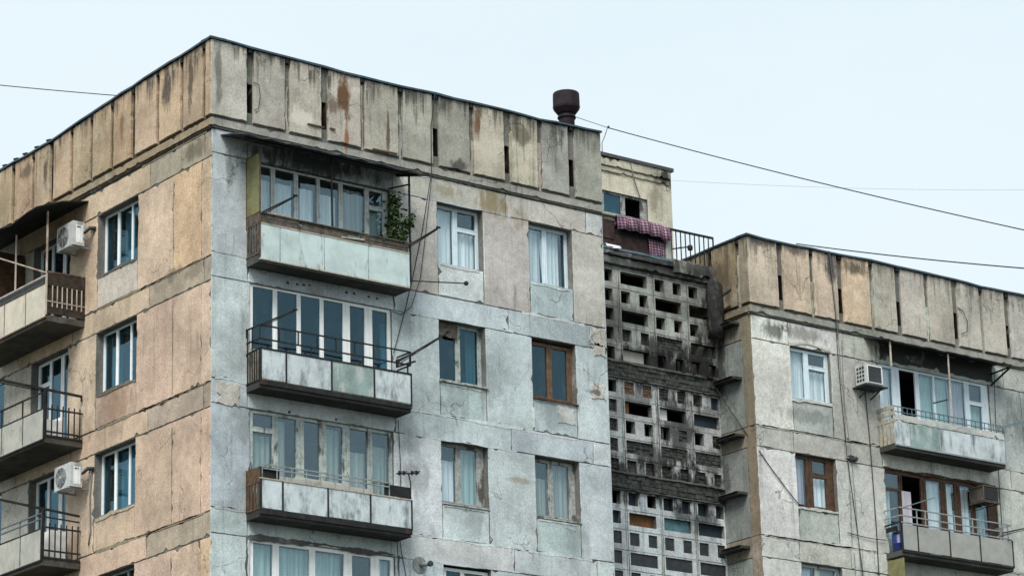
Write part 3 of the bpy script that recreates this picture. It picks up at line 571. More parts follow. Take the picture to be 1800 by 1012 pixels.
window(A, FR, G0, G1, z-2.3, z, p2, 'old_paint', dep=.05, fw=.05, name='balcony_glazing', rails={0: [z-.42]}, curtains=[(1.0, 1.6, z-2.2, z-.5, 'curtain_green'), (1.66, 2.0, z-2.2, z-.12, 'curtain_grey'), (2.93, 3.4, z-2.2, z-.12, 'curtain_green'), (3.5, 4.1, z-2.2, z-.55, 'curtain_grey'), (4.12, 4.66, z-2.2, z-.35, 'curtain_green')])
z = H[3]
p3 = [(1.06, 1.60), (1.71, 2.53), (2.63, 3.42), (3.58, 4.12), (4.30, 4.64)]
window(A, FR, G0, G1, z-2.3, z, p3, 'pvc', dep=.05, fw=.06, name='balcony_glazing', curtains=[(1.04, 1.6, z-2.2, z-.08, 'curtain_teal'), (1.7, 2.56, z-2.2, z-.08, 'curtain_teal'), (2.6, 3.42, z-2.2, z-.08, 'curtain_teal'), (4.3, 4.66, z-2.2, z-.08, 'curtain_teal')])
# ---- windows of the end wall
def lwin(k, mat, cur, gm='dark_glass'):
    z = HL[k]; a, b = LW
    w = window(A, FL, a, b, z-1.45, z, [(a+.06, a+.54), (a+.60, a+1.13), (a+1.22, b-.07)], mat, dep=.20, glass_mat=gm, curtains=cur, bare=(0, 1, 2), fw=.045)
lwin(0, 'pvc', [(3.72, 4.22, 22.72, 24.1, 'curtain_grey')]); lwin(1, 'pvc', [(4.25, 4.8, 19.92, 21.3, 'curtain_grey')]); lwin(2, 'pvc', [(3.68, 4.24, 17.12, 18.5, 'curtain_teal')]); lwin(3, 'old_paint', [])
for k in range(3):
    z = HL[k]; a, b = LD
    window(A, FL, a, b, z-2.25, z, [(a+.06, a+.52), (a+.66, a+1.10), (a+1.16, b-.07)], 'pvc', bare=(0, 1), dep=.20, fw=.045, glass_mat='dark_glass', name='balcony_door', rails={2: [z-.55]} if k == 1 else None)
    a, b = LE; window(A, FL, a, b, z-1.45, z, [(a+.06, a+.8), (a+.9, b-.06)], 'pvc', dep=.10, glass_mat='dark_glass')
# ------------------------------------------------------------------ balconies
def slab(F, u0, u1, d1, z0, z1, parent, tint=(.075, .075, .07), name='balcony'):
    m = MB(F); m.box(u0, u1, .004, d1, z0, z1, tint); m.plate(u0+.02, u1-.02, z0+.005, z1-.005, d1-.002, d1+.006, jt(tint), j=.01)
    return m.build(name, 'stained_slab', parent)
def panels(F, us, d, z0, z1, mat, parent, th=.02, gap=.012, mats=None):
    for i, (a, b) in enumerate(zip(us[:-1], us[1:])):
        m = MB(F); m.box(a+gap, b-gap, d-th, d, z0+random.uniform(-.006, .006), z1+random.uniform(-.006, .006)); m.build('front_panel', (mats or {}).get(i, mat), parent)
def arm(F, p, q, parent, mat='iron', w=.030):
    m = MB(F); p, q = Vector(p), Vector(q); o = Vector((.0, 0, -.055)); m.bar(p, q, w); m.bar(p+o, p.lerp(q, .96)+o*.4, w*.55); m.bar(q+Vector((-.05, 0, .01)), q+Vector((.05, 0, .01)), w*1.2)
    m.build('clothesline_arm', mat, parent)
# balcony one: mint panels, canopy, green side sheet, vine
U0, U1, D = .888, 4.83, .54
B1 = slab(FR, U0, U1, D-.04, 21.79, 21.95, A)
panels(FR, [U0, 1.40, 2.55, 3.72, U1+.01], D+.01, 21.86, 22.64, 'mint_panel', B1)
m = MB(FR); m.box(U0, U1, D-.03, D+.02, 22.64, 22.665); m.box(U0, U1, D-.03, D+.016, 21.83, 21.86); m.build('trim_strip', 'pale_wood', B1)
m = MB(FR); m.box(U0, U1, D-.05, D+.004, 21.775, 21.828); m.build('edge_channel', 'iron', B1)
m = MB(FR)
for (a, b, z0, z1, dd) in [(U0+.03, 2.0, 22.67, 22.78, 0), (2.0, 3.2, 22.67, 22.80, .01), (3.2, U1-.02, 22.67, 22.76, 0), (U0+.03, 1.9, 22.79, 22.88, .015), (1.92, 3.5, 22.81, 22.88, -.005), (3.52, U1, 22.77, 22.86, .01)]: m.box(a, b, D-.04+dd, D-.01+dd, z0, z1)
m.box(U0, U1, D-.02, D+.03, 22.875, 22.90)
build_each(m, 'top_board', 'rotten_wood', B1)
m = MB(FR); m.bar((1.02, D-.2, 22.93), (2.0, D-.25, 22.97), .14, .05); m.bar((1.15, D-.3, 23.0), (1.85, D-.3, 23.02), .12, .05); m.bar((3.0, D+.02, 22.7), (3.6, D+.025, 22.74), .03); build_each(m, 'loose_plank', 'pale_wood', B1)
m = MB(FR); m.box(U0-.008, U0+.008, .02, D, 22.92, 24.24); m.build('side_sheet', 'green_sheet', B1)
m = MB(FR); m.box(U0-.012, U0+.012, 0, D+.01, 22.88, 22.915); m.box(U0-.012, U0+.012, .0, .03, 22.64, 24.27); m.box(U0-.012, U0+.012, D-.01, D+.02, 21.9, 24.26); m.box(U0-.014, U0+.014, 0, D, 24.24, 24.265); m.build('side_frame', 'rusty_iron', B1)
m = MB(FR); m.box(U0-.01, U0+.01, .03, D-.01, 22.68, 22.88); m.box(U0-.016, U0+.016, .0, D, 22.64, 22.675); m.box(U0-.016, U0+.016, .0, D, 21.97, 22.0)
for i in range(5): m.box(U0-.012, U0+.012, .04+.105*i, .085+.105*i, 22.0, 22.64)
m.build('side_railing', 'rotten_wood', B1)
m = MB(FR); m.bar((2.77, D, 22.9), (2.77, D-.02, 24.52), .032); m.bar((U1+.03, D, 21.98), (U1+.03, D, 24.53), .035); m.bar((U1+.03, D, 24.28), (U1-.15, .0, 24.30), .03); m.bar((U1+.03, D, 23.15), (U1+.03, 0, 23.12), .03); build_each(m, 'post', 'iron', B1)
arm(FR, (U0+.06, D, 22.90), (U0+.40, 1.32, 23.11), B1); arm(FR, (U1, D, 22.84), (U1+.25, 1.32, 23.08), B1)
m = MB(FR); n = 26; vs = []; fs = []
for i in range(n+1):
    u = .22+4.75*i/n; w_ = .012*math.sin(i*1.9)+random.uniform(-.012, .012)
    vs += [(u, .0, 24.70), (u, .45, 24.60+w_*.5), (u, .88+w_, 24.48+w_), (u, .88+w_, 24.455+w_), (u, .45, 24.58+w_*.5), (u, .0, 24.68)]
for i in range(n):
    for k in range(6): fs.append((i*6+k, i*6+(k+1)%6, (i+1)*6+(k+1)%6, (i+1)*6+k))
fs += [tuple(range(6)), tuple(range(n*6, n*6+6))]
m.add(vs, fs); m.build('canopy', 'canopy_sheet', B1)
m = MB(FR); m.bar((4.86, .06, 24.63), (5.08, .95, 24.43), .06, .05); m.bar((.5, .56, 24.52), (5.0, .56, 24.52), .03); m.build('canopy_beam', 'iron', B1)
m = MB(FR); m.bar((U1+.06, .2, 22.12), (6.02, 1.05, 22.02), .022); m.lathe((6.02, 1.05, 22.02), 'z', [(.02, -.05), (.05, -.03), (.05, .03), (.02, .05)], 8); m.build('rod', 'iron', B1)
# balcony two and three
def rail(F, u0, u1, d, zs, zposts, parent, step, w=.03, mat='iron', side=True, name='railing', posts=None):
    m = MB(F)
    for z in zs: m.bar((u0, d, z), (u1, d, z), w)
    if side:
        for z in zs: m.bar((u0, .02, z), (u0, d, z), w); m.bar((u1, .02, z), (u1, d, z), w)
    u = u0
    for u in (posts or [u0+step*i for i in range(int((u1-u0)/step)+1)]+[u1]): m.bar((u, d, zposts[0]), (u, d, zposts[1]), w*.8)
    return m.build(name, mat, parent)
B2 = slab(FR, U0, U1, D-.03, 18.99, 19.14, A, (.055, .055, .052))
us = [U0+.02, 1.55, 2.72, 3.84, U1]
panels(FR, us, D, 19.19, 19.84, 'stained_panel', B2, gap=.02, mats={2: 'green_stained_panel'})
m = MB(FR)
for u in us: m.box(u-.018, u+.018, D-.03, D+.012, 19.12, 19.88)
m.box(U0, U1, D-.03, D+.014, 19.845, 19.878); m.box(U0, U1, D-.03, D+.014, 19.06, 19.165); m.build('panel_frame', 'iron', B2)
rail(FR, U0, U1, D-.01, [20.07, 20.37], (20.07, 20.37), B2, .49)
m = MB(FR)
for u in (2.2, 3.55, 4.75): m.bar((u, D-.01, 19.86), (u, D-.01, 20.08), .022)
build_each(m, 'rail_stub', 'iron', B2)
m = MB(FR); m.box(U0, U1, .10, .14, 19.15, 19.95); build_each(m, 'inner_board', 'pale_wood', B2)
m = MB(FR)
for i in range(6): m.bar((U0, .05+.09*i, 19.15), (U0, .05+.09*i, 19.86+.5*(i in (0, 2))), .02)
m.bar((U0, 0, 19.82), (U0, D, 19.86), .03); m.bar((U0, 0, 19.16), (U0, D, 19.16), .03); m.bar((U0, 0, 20.2), (U0, 0, 20.4), .03); m.build('side_railing', 'iron', B2)
arm(FR, (U0+.04, D, 20.38), (U0+.38, 1.32, 20.56), B2); arm(FR, (4.50, D, 20.10), (5.20, 1.45, 20.66), B2)
m = MB(FR); m.bar((4.46, D, 19.96), (4.46, D, 20.14), .05); m.bar((4.46, D, 20.12), (U1+.05, D+.1, 20.34), .04); m.bar((4.46, D, 19.98), (U1+.05, D+.1, 20.14), .04); build_each(m, 'bracket', 'iron', B2)
B3 = slab(FR, U0, U1-.05, D-.03, 16.20, 16.35, A, (.055, .055, .052))
us = [U0+.02, 1.45, 2.60, 3.70, U1-.04]
panels(FR, us, D, 16.39, 17.01, 'stained_panel', B3, gap=.02)
m = MB(FR)
for u in us: m.box(u-.018, u+.018, D-.03, D+.012, 16.34, 17.03)
m.box(U0, U1-.04, D-.03, D+.014, 16.26, 16.375); m.build('panel_frame', 'iron', B3)
m = MB(FR); m.box(U0, U1-.04, D-.03, D+.014, 17.012, 17.036); m.build('panel_trim', 'pale_wood', B3)
rail(FR, U0+.05, 4.2, D, [17.33, 17.24], (17.03, 17.33), B3, .37, w=.026, mat='grey_iron', side=False)
m = MB(FR); m.box(U0, U0+.5, D-.06, D-.03, 17.06, 17.28); m.box(4.1, U1-.03, D-.05, D-.02, 17.06, 17.30); m.box(U1-.06, U1-.03, .02, D-.05, 16.4, 17.3); build_each(m, 'tar_board', 'black_sheet', B3)
m = MB(FR); m.box(1.35, 3.9, .22, .27, 17.06, 17.20); m.box(2.0, 3.2, .16, .21, 17.08, 17.26); build_each(m, 'stored_board', 'grey_panel', B3)
m = MB(FR); m.box(U0-.012, U0+.012, .02, D-.02, 16.93, 17.27)
for i in range(4): m.box(U0-.012, U0+.012, .06+.125*i, .11+.125*i, 16.38, 16.93)
m.box(U0-.016, U0+.016, .0, D-.01, 16.93, 16.96); m.box(U0-.016, U0+.016, .0, D-.01, 16.36, 16.39); m.box(U0-.016, U0+.016, 0, .03, 16.36, 17.28); m.build('side_railing', 'ochre_wood', B3)
for (o, lb) in ((B1, 'top balcony with pale mint panels and sheet canopy'), (B2, 'middle balcony with stained panels and black open rail'), (B3, 'lowest balcony with stained panels and ochre wooden side')): o['label'] = lb
# end wall balconies
LU0, LU1, LDp = 5.40, 9.36, 1.0
BL = []
for k, (zs0, zs1, p0_, p1_, mat) in enumerate([(21.66, 21.80, 21.77, 22.53, 'cream_panel'), (18.84, 18.98, 18.93, 19.60, 'grey_panel'), (16.06, 16.22, 16.18, 16.86, 'grey_panel')]):
    s_ = slab(FL, LU0, LU1, LDp-.03, zs0, zs1, A, (.075, .072, .062)); BL.append(s_)
    us = [LU0+.01, 6.35, 7.35, 8.35, LU1]
    panels(FL, us, LDp, p0_, p1_, mat, s_)
    fm = ['rusty_iron', 'iron', 'iron'][k]
    m = MB(FL)
    for u in us: m.box(u-.012, u+.012, LDp-.03, LDp+.006, zs1, p1_+.02)
    m.box(LU0, LU1, LDp-.03, LDp+.008, p0_-.04, p0_-.005); m.box(LU0, LU1, LDp-.03, LDp+.008, p1_+.005, p1_+.03); m.build('panel_frame', fm, s_)
b = BL[0]; b['label'] = 'top end-wall balcony with cream panels and dark wooden side'
m = MB(FL); m.box(LU0, LU1, LDp-.05, LDp-.02, 22.57, 22.66); m.box(LU0+.01, LU1, LDp-.045, LDp-.015, 22.67, 22.73); build_each(m, 'top_board', 'appliance_dark', b)
m = MB(FL); m.bar((LU0, LDp-.03, 22.75), (LU1, LDp-.03, 22.75), .035); m.build('top_rail', 'pale_post', b)
m = MB(FL); m.box(LU0-.01, LU0+.01, .02, LDp-.03, 21.84, 22.06); m.box(LU0-.01, LU0+.01, .02, LDp-.03, 22.50, 22.80); m.box(LU0+.02, LU0+.03, .02, LDp-.03, 22.06, 22.5); m.box(LU0-.02, LU0+.02, .0, .03, 21.82, 22.82); m.build('side_board', 'dark_wood', b)
m = MB(FL)
for i in range(7): m.bar((LU0-.02, .10+.125*i, 22.0), (LU0-.02, .10+.125*i, 22.50), .02)
m.bar((LU0-.02, .02, 22.12), (LU0-.02, LDp, 22.12), .02); m.build('side_railing', 'pale_post', b)
m = MB(FL); m.bar((LU0, .02, 22.83), (LU0, LDp, 22.81), .04); m.build('side_rail', 'rusty_iron', b)
m = MB(FL); m.bar((LU0, LDp, 21.8), (LU0, LDp, 24.25), .035); m.bar((6.9, LDp-.02, 22.75), (6.9, LDp-.02, 24.1), .03); m.bar((LU0, LDp, 22.78), (LU0+.1, 2.6, 23.0), .03); build_each(m, 'post', 'pale_post', b)
m = MB(FL)
n = 10
vs, fs = [], []
for i in range(n+1):
    t = i/n; u = 5.30+4.3*t; sag = .03*math.sin(i*1.7)+random.uniform(-.03, .03)
    vs += [(u, 0, 24.66), (u-.12, .75, 24.48+sag*.5), (u-.16, 1.42+sag, 24.20-.06*t+sag), (u-.16, 1.42+sag, 24.17-.06*t+sag), (u-.12, .75, 24.45+sag*.5), (u, 0, 24.63)]
for i in range(n):
    for k in range(6): fs.append((i*6+k, i*6+(k+1)%6, (i+1)*6+(k+1)%6, (i+1)*6+k))
fs += [tuple(range(6)), tuple(range(n*6, n*6+6))]
m.add(vs, fs); m.build('canopy', 'black_sheet', b)
m = MB(FL); m.box(8.2, 8.24, .05, .95, 21.85, 24.1); m.box(8.25, 9.3, .1, .14, 21.85, 24.1); build_each(m, 'inner_board', 'brown_wood', b)
b = BL[1]; b['label'] = 'middle end-wall balcony with grey panels and black bar sides'
rail(FL, LU0, LU1, LDp, [20.0], (19.6, 20.02), b, .98, w=.035, side=False)
def barside(F, u, d, z0, z1, parent, n=7, low=.12):
    m = MB(F)
    for i in range(n): m.bar((u, .08+(d-.14)*i/(n-1), z0+.02), (u, .08+(d-.14)*i/(n-1), z1+.1), .024)
    m.bar((u, .02, z1), (u, d, z1), .035); m.bar((u, .02, z0+low), (u, d, z0+low), .035); m.bar((u, .02, z0+.02), (u, d, z0+.02), .04); m.box(u-.02, u+.02, d-.04, d+.01, z0-.05, z1+.42)
    m.build('side_railing', 'iron', parent)
barside(FL, LU0, LDp, 18.98, 19.62, b)
m = MB(FL); m.bar((LU0, .05, 20.02), (LU0+.06, 2.5, 20.14), .05); m.bar((LU0, .05, 19.9), (LU0, .05, 20.04), .03); m.bar((LU0+.06, .9, 20.02), (LU0+.1, 2.5, 20.09), .02); m.build('clothesline_arm', 'iron', b)
m = MB(FL); m.box(5.8, 6.4, .3, .7, 18.99, 19.5); m.box(6.0, 6.7, .15, .25, 18.99, 19.65); build_each(m, 'stored_box', 'cloth_white', b)
b = BL[2]; b['label'] = 'lowest end-wall balcony with stained panels and double grey rail'
rail(FL, LU0, LU1, LDp, [17.10, 17.22], (16.86, 17.22), b, .98, w=.03, side=False, mat='blue_iron')
barside(FL, LU0, LDp, 16.22, 16.92, b, low=.18)
m = MB(FL); m.bar((LU0, .05, 17.26), (LU0+.05, 2.4, 17.44), .045); m.bar((LU0, .05, 17.12), (LU0+.02, 1.1, 17.16), .03); m.build('clothesline_arm', 'iron', b)
m = MB(FL); m.box(5.7, 6.1, .2, .6, 16.23, 16.95); build_each(m, 'stored_box', 'cloth_white', b)
# ================================================================== STAIR TOWER between the blocks
T = empty('stair_tower', 'soot-stained stair tower of pierced concrete blocks between the two apartment blocks', 'stair tower', (13.7, 2.5, 0))
T.location = (0, 0, 0)
SCR = (.34, .36, .335); SCR2 = (.46, .48, .485); SCR3 = (.56, .61, .64)
seams = [11.12, 12.24, 13.36, 14.47, 15.58, 16.69]
def screen(z_top, rows, kinds, tint, fills, seed):
    """one storey of pierced wall: five courses of holes"""
    m = MB(FC); holes = []; rnd = random.Random(seed)
    for r in range(5):
        z1 = z_top + .008 - .495*r; z0 = z1 - .318
        for b_ in range(5):
            s0 = seams[b_]
            k = kinds[r][min(max(b_-2, 0), 2)] if b_ >= 2 else kinds[r][0 if b_ == 0 else 1]
            iv = [(s0+.11, s0+.965)] if k == 'W' else [(s0+.11, s0+.41), (s0+.70, s0+.975)]
            for j, (a, b) in enumerate(iv): 
                if a < 16.5: holes.append((a, min(b, 16.53), z0+rnd.uniform(-.008, .008), z1+rnd.uniform(-.008, .008), r, b_, j))
    us = sorted({10.9, 16.574, *[h[0] for h in holes], *[h[1] for h in holes]})
    z_lo, z_hi = z_top - .495*4 - .36, z_top + .12
    # front face cut into columns
    for a, b in zip(us[:-1], us[1:]):
        hs = sorted([h for h in holes if h[0] < (a+b)/2 < h[1]], key=lambda h: h[2]); zc = z_lo
        for h in hs:
            m.quad((a, 0, zc), (b, 0, zc), (b, 0, h[2]), (a, 0, h[2]), jt(tint, .04)); zc = h[3]
        m.quad((a, 0, zc), (b, 0, zc), (b, 0, z_hi), (a, 0, z_hi), jt(tint, .04))
    for (a, b, z0, z1, *_r) in holes:
        ring = [(a, z0), (b, z0), (b, z1), (a, z1)]
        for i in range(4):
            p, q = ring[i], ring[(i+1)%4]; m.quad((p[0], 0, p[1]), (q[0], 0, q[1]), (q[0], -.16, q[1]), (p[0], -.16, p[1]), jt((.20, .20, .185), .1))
    for s0 in seams[1:-1]:                                     # projecting seam fillets
        m.smear([(s0, z_lo+.01), (s0, z_hi-.01)], .022, 0, .012, jt((.33, .34, .33), .12)); m.smear([(s0+.055, z_lo+.01), (s0+.05, z_hi-.01)], .012, 0, .010, jt((.12, .12, .11), .2))
    for r in range(5): m.smear([(11, z_top+.055-.495*r), (16.5, z_top+.055-.495*r)], .012, 0, .006, jt((.16, .16, .15), .15))
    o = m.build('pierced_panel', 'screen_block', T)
    for h in holes:                                            # holes bricked or boarded up
        key = (h[4], h[5], h[6]); f = fills.get(key) or fills.get((h[4], h[5]))
        if not f: continue
        mat, dd, part = f; q = MB(FC); a, b, z0, z1 = h[:4]
        if mat in ('brick', 'dark_brick', 'grey_brick'):
            mm = {'grey_brick': 'dark_brick'}.get(mat, mat); nz = 4; zc = z0
            for i in range(nz):
                hh = (z1-z0)/nz; n = max(1, round((b-a)/.24)); off = (i % 2)*.5
                e = sorted({a, b, *[a+(b-a)*(t+off)/n for t in range(n) if a+.04 < a+(b-a)*(t+off)/n < b-.04]})
                for x0, x1 in zip(e[:-1], e[1:]):
                    if rnd.random() < part: q.box(x0+.008, x1-.008, -.12, dd-rnd.uniform(0, .025), z0+hh*i+.006, z0+hh*(i+1)-.006)
            q.box(a, b, -.13, dd-.035, z0, z1); q.build('brick_infill', mm, o)
        else:
            q.box(a+.005, b-(b-a)*(1-part)-.005, dd-.03, dd, z0+.004, z1-.004); q.build('board_infill', mat, o)
    return o
k1 = ['W22', '2WW', 'W22', '2WW', 'W22']; k2 = ['222', 'WWW', '222', 'WWW', '222']
screen(24.52, 5, k1, SCR, {(3, 3): ('dark_brick', -.05, .9), (3, 2, 0): ('dark_brick', -.10, .9), (3, 2, 1): ('dark_brick', -.10, .9), (4, 2): ('grey_panel', -.13, .9), (4, 3, 1): ('grey_panel', -.12, .4)}, 1)
f2 = {(0, 2, 0): ('brick', -.02, 1), (0, 2, 1): ('brick', -.02, 1), (0, 3, 0): ('dark_brick', -.02, 1), (0, 3, 1): ('dark_brick', -.04, .8), (0, 4, 0): ('dark_brick', -.06, .8), (0, 4, 1): ('blue_board', -.06, 1), (1, 1): ('dark_brick', -.05, 1), (1, 2): ('orange_board', -.11, .25), (1, 3): ('cloth_white', -.13, .4), (1, 4): ('blue_board', -.1, 1),
      (2, 1): ('dark_brick', -.04, 1), (2, 2, 1): ('orange_board', -.11, .45), (2, 3, 0): ('rotten_wood', -.1, .6), (2, 3, 1): ('dark_brick', -.03, .9), (2, 4, 1): ('dark_brick', -.03, .9), (3, 1): ('dark_brick', -.03, 1), (3, 2): ('dark_brick', -.03, .7), (3, 3): ('dark_brick', -.02, .9), (3, 4): ('dark_brick', -.02, 1), (4, 1): ('dark_brick', -.05, .7), (4, 2, 0): ('dark_brick', -.06, .6), (4, 2, 1): ('dark_brick', -.06, .6), (4, 3, 0): ('dark_brick', -.06, .7), (4, 3, 1): ('dark_brick', -.06, .7), (4, 4, 0): ('dark_brick', -.04, .9), (4, 4, 1): ('dark_brick', -.04, .9)}
screen(21.69, 5, k2, SCR2, f2, 2)
f3 = {(0, 2, 0): ('blue_board', -.12, 1), (0, 3): ('blue_board', -.12, 1), (0, 4, 0): ('blue_board', -.12, 1), (1, 1): ('blue_board', -.1, 1), (1, 2): ('orange_board', -.12, 1), (1, 3): ('teal_board', -.08, 1), (1, 4): ('blue_board', -.1, 1)}
for r in (2, 3, 4):
    for b_ in range(1, 5):
        for j in (0, 1): f3[(r, b_, j)] = ('appliance_dark', -.03, 1)
screen(18.90, 5, k2, SCR3, f3, 3)
screen(16.10, 5, k2, SCR3, {}, 4)
for zb in (22.16, 19.36, 16.56):                              # brick courses at the landings
    m = MB(FC)
    for i in range(3):
        x = 10.9 - random.uniform(0, .2)
        while x < 16.45:
            L = random.uniform(.26, .34); x1 = min(x+L, 16.55)
            if x1 > 10.95: m.box(max(x, 10.9)+.006, x1-.006, -.1, .05+random.uniform(-.02, .025), zb-.37+.115*i+.01, zb-.37+.115*(i+1)-.005)
            x += L
    m.box(10.9, 16.56, -.16, .03, zb-.395, zb-.03)
    m.build('brick_course', 'dark_brick', T)
    m = MB(FC); m.plate(10.9, 16.55, zb-.035, zb+.03, -.1, .09, (.12, .12, .11), j=.02, rnd=.02); m.plate(10.9, 16.55, zb-.43, zb-.375, -.1, .07, (.10, .10, .09), j=.02, rnd=.02); m.build('landing_edge', 'stained_slab', T)
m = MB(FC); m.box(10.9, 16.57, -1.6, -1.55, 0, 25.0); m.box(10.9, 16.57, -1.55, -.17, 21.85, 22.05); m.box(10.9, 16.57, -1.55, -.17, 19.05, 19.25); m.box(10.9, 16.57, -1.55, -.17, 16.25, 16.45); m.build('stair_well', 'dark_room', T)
m = MB(FC); m.box(10.9, 16.57, -.17, -.01, 0, 13.7, SCR3); m.build('lower_wall', 'screen_block', T)
m = MB(FC)
m.box(10.9, 16.575, -.3, .0, 24.63, 24.80, (.20, .20, .19)); m.plate(10.9, 16.57, 24.66, 24.86, -.02, .10, (.20, .21, .20), j=.02, rnd=.03); m.plate(10.9, 16.57, 24.87, 24.99, -.02, .16, (.10, .105, .10), j=.015, rnd=.03); m.plate(15.1, 16.57, 24.74, 25.10, .0, .19, (.28, .29, .26), j=.03, rnd=.04)
m.build('cornice', 'screen_block', T)
m = MB(FC); m.box(10.9, 16.57, -9, .12, 24.995, 25.05, (.2, .2, .2)); m.build('terrace_floor', 'roofing', T)
m = MB(FC); m.plate(11, 15.1, 25.00, 25.09, .05, .14, (.3, .42, .48), j=.02, rnd=.03); m.build('terrace_kerb', 'blue_iron', T)
m = MB(FC)                                                     # rail of the roof terrace
m.bar((12.9, .0, 25.92), (16.60, .0, 25.95), .05); m.bar((15.15, .02, 25.12), (16.60, .02, 25.14), .03)
for i in range(10): m.bar((15.2+.155*i, .0, 25.05), (15.2+.155*i, .0, 25.93), .022)
m.bar((16.6, 0, 25.0), (16.6, 0, 25.95), .03); m.build('terrace_railing', 'iron', T)
m = MB(FC); m.box(11.2, 13.36, -.06, -.03, 25.35, 25.84); m.box(11.2, 15.1, -.07, -.05, 25.12, 25.5); build_each(m, 'terrace_board', 'red_board', T)
m = MB(FC); m.box(13.36, 15.0, -.09, -.075, 25.08, 25.86); m.build('dark_screen', 'black_sheet', T)
m = MB(FC); m.box(15.0, 15.16, -.09, .03, 25.05, 25.90, (.45, .45, .42)); m.build('terrace_post', 'screen_block', T)
m = MB(FC); m.tube([(16.33, .22, 24.75), (16.34, .26, 24.55), (16.33, .28, 24.0), (16.33, .28, 23.4), (16.34, .24, 23.2)], [.10, .2, .215, .205, .17], 14); m.build('vent_shaft', 'sooty_shaft', T, smooth=True)
# ================================================================== ROOF HUT
Hh = empty('roof_hut', 'flaking cream plastered roof hut with a crumbling cornice behind the roof terrace', 'roof hut')
m = MB(FH)
hop = [(14.20, 15.74, 26.66, 27.26)]
backing(m, 11.5, 16.57, 25.05, 28.15, hop, dfront=0, tint=(.58, .545, .44), reveal=.2, room=2.0)
m.box(16.55, 16.57, -5, -.002, 25.05, 28.14, (.42, .38, .30)); m.box(11.5, 11.52, -5, -.002, 25.05, 28.14, (.42, .38, .30)); m.box(11.5, 16.56, -5, -4.98, 25.05, 28.14, (.42, .38, .30))
concrete('hut_plaster', streak=.45, moss=.75, blotch=.28, pale=.3, spots=[((16.3, 4, 27.95), (.35, .6, .3), SOOT, .9), ((16.0, 4, 27.4), (.3, .6, .45), (.20, .18, .13), .6), ((14.6, 4, 27.75), (.5, .6, .06), (.16, .14, .1), .7)])
m.build('wall', ['hut_plaster', 'dark_room'], Hh)
m = MB(FH); m.plate(11.5, 16.52, 27.92, 28.17, -.02, .07, (.50, .48, .38), j=.03, rnd=.06, step=.08); m.plate(11.5, 16.50, 27.78, 27.90, -.02, .035, (.46, .43, .34), j=.02, rnd=.05); m.build('cornice', 'hut_plaster', Hh)
m = MB(FH); m.box(11.45, 16.60, -5.05, .10, 28.16, 28.25); m.build('roof', 'roofing', Hh)
w = window(Hh, FH, 14.20, 15.74, 26.66, 27.26, [(14.32, 14.88), (15.02, 15.55)], 'peeling_paint', dep=.06, fw=.05, glass_mat='dark_glass', bare=(0, 1), open_cols=(1,))
m = MB(FH); m.box(14.31, 14.89, -.16, -.13, 26.7, 27.22); m.build('blind', 'teal_board', w)
m = MB(FH); m.plate(14.1, 15.95, 26.50, 26.66, -.01, .05, (.34, .34, .30), j=.02, rnd=.03); m.build('sill', 'hut_plaster', w)
# things on the roof
V = empty('roof_vent', 'dark rusty drum-shaped ventilation cowl standing on the roof', 'roof vent', (13.95, 5.0, 28.25))
vb = lambda u, d, z: (u, d, z)
m = MB(); m.lathe((0, 0, 0), 'z', [(.21, 0), (.205, 1.28), (.205, 1.30)], 24); m.lathe((0, 0, 0), 'z', [(.235, 1.18), (.245, 1.21), (.235, 1.24)], 24); m.build('pipe', 'vent_rust', V, True)
m = MB(); m.lathe((0, 0, 0), 'z', [(.20, 1.29), (.25, 1.32), (.34, 1.44), (.35, 1.47), (.35, 1.7), (.345, 1.86), (.33, 1.885), (.0, 1.91)], 28); m.build('cowl', 'vent_rust', V)
m = MB(); m.lathe((0, 0, 0), 'z', [(.345, 1.485), (.356, 1.49), (.356, 1.515), (.345, 1.52)], 28); m.build('band', 'vent_rust', V)
# ================================================================== STEPPED BLOCK on the right
B = empty('apartment_building', 'lower grey concrete apartment block at the right, set back behind the stair tower', 'apartment building', group='apartment blocks')
HB = [22.98 - 2.78*k for k in range(6)]
BLn = 13.0
BW = (1.29, 2.65); BG = (4.36, 8.40)
ops = []
for k in range(3): ops.append((*BW, HB[k]-1.36 + (.0), HB[k])); ops.append((BG[0], BG[1], HB[k]-2.25, HB[k]+.02 if k == 0 else HB[k]))
m = MB(FB); backing(m, .016, BLn, 0, 23.62, ops)
GA, GB, GC, GD = (.54, .55, .525), (.47, .475, .445), (.40, .43, .42), (.64, .65, .62)
for k in range(3):
    h = HB[k]; top = h+.55+(.08 if k == 0 else 0); low = h-2.23
    for (a, b), t in zip([(0, 1.25), (1.25, 3.0), (3.0, 4.3), (4.3, 9.0), (9.0, BLn)], [[GD, GD, GB, GC, GB], [GB, GB, GB, GA, GB], [GA, GB, GA, GA, GB]][k]):
        m.plate(a+(.008 if a else 0), b-.008, h+.01, top-.01, -.015, random.uniform(-.003, .004), jt(t, .06), j=.010, rnd=.025)
    for (a, b), t in zip([(0, 1.29), (2.65, 4.36), (8.40, 9.6), (9.6, BLn)], [[GD, GB, GC, GC], [GD, GA, GA, GB], [GA, GA, GB, GB]][k]):
        m.plate(a+(.008 if a else 0), b-.008, low+.01, h-.008, -.015, random.uniform(0, .006), jt(t, .05), j=.012, rnd=.035)
    m.plate(BW[0]+.012, BW[1]-.012, low+.02, h-1.42, -.015, -.003, jt(GC, .05), j=.016, rnd=.03)
    m.smear([(BW[0]-.03, h-1.40), (BW[1]+.05, h-1.40)], .07, -.004, .02, jt((.52, .52, .49), .08))
    for (p, q) in [((.1, top), (4.0, top)), ((.2, low), (4.2, low)), ((8.5, top), (11, top))]: m.smear([p, q], .035, -.004, .009, jt((.47, .46, .43), .1))
    m.smear([(3.05, low), (3.1, h+.5)], .03, -.002, .008, jt((.30, .30, .28), .2))
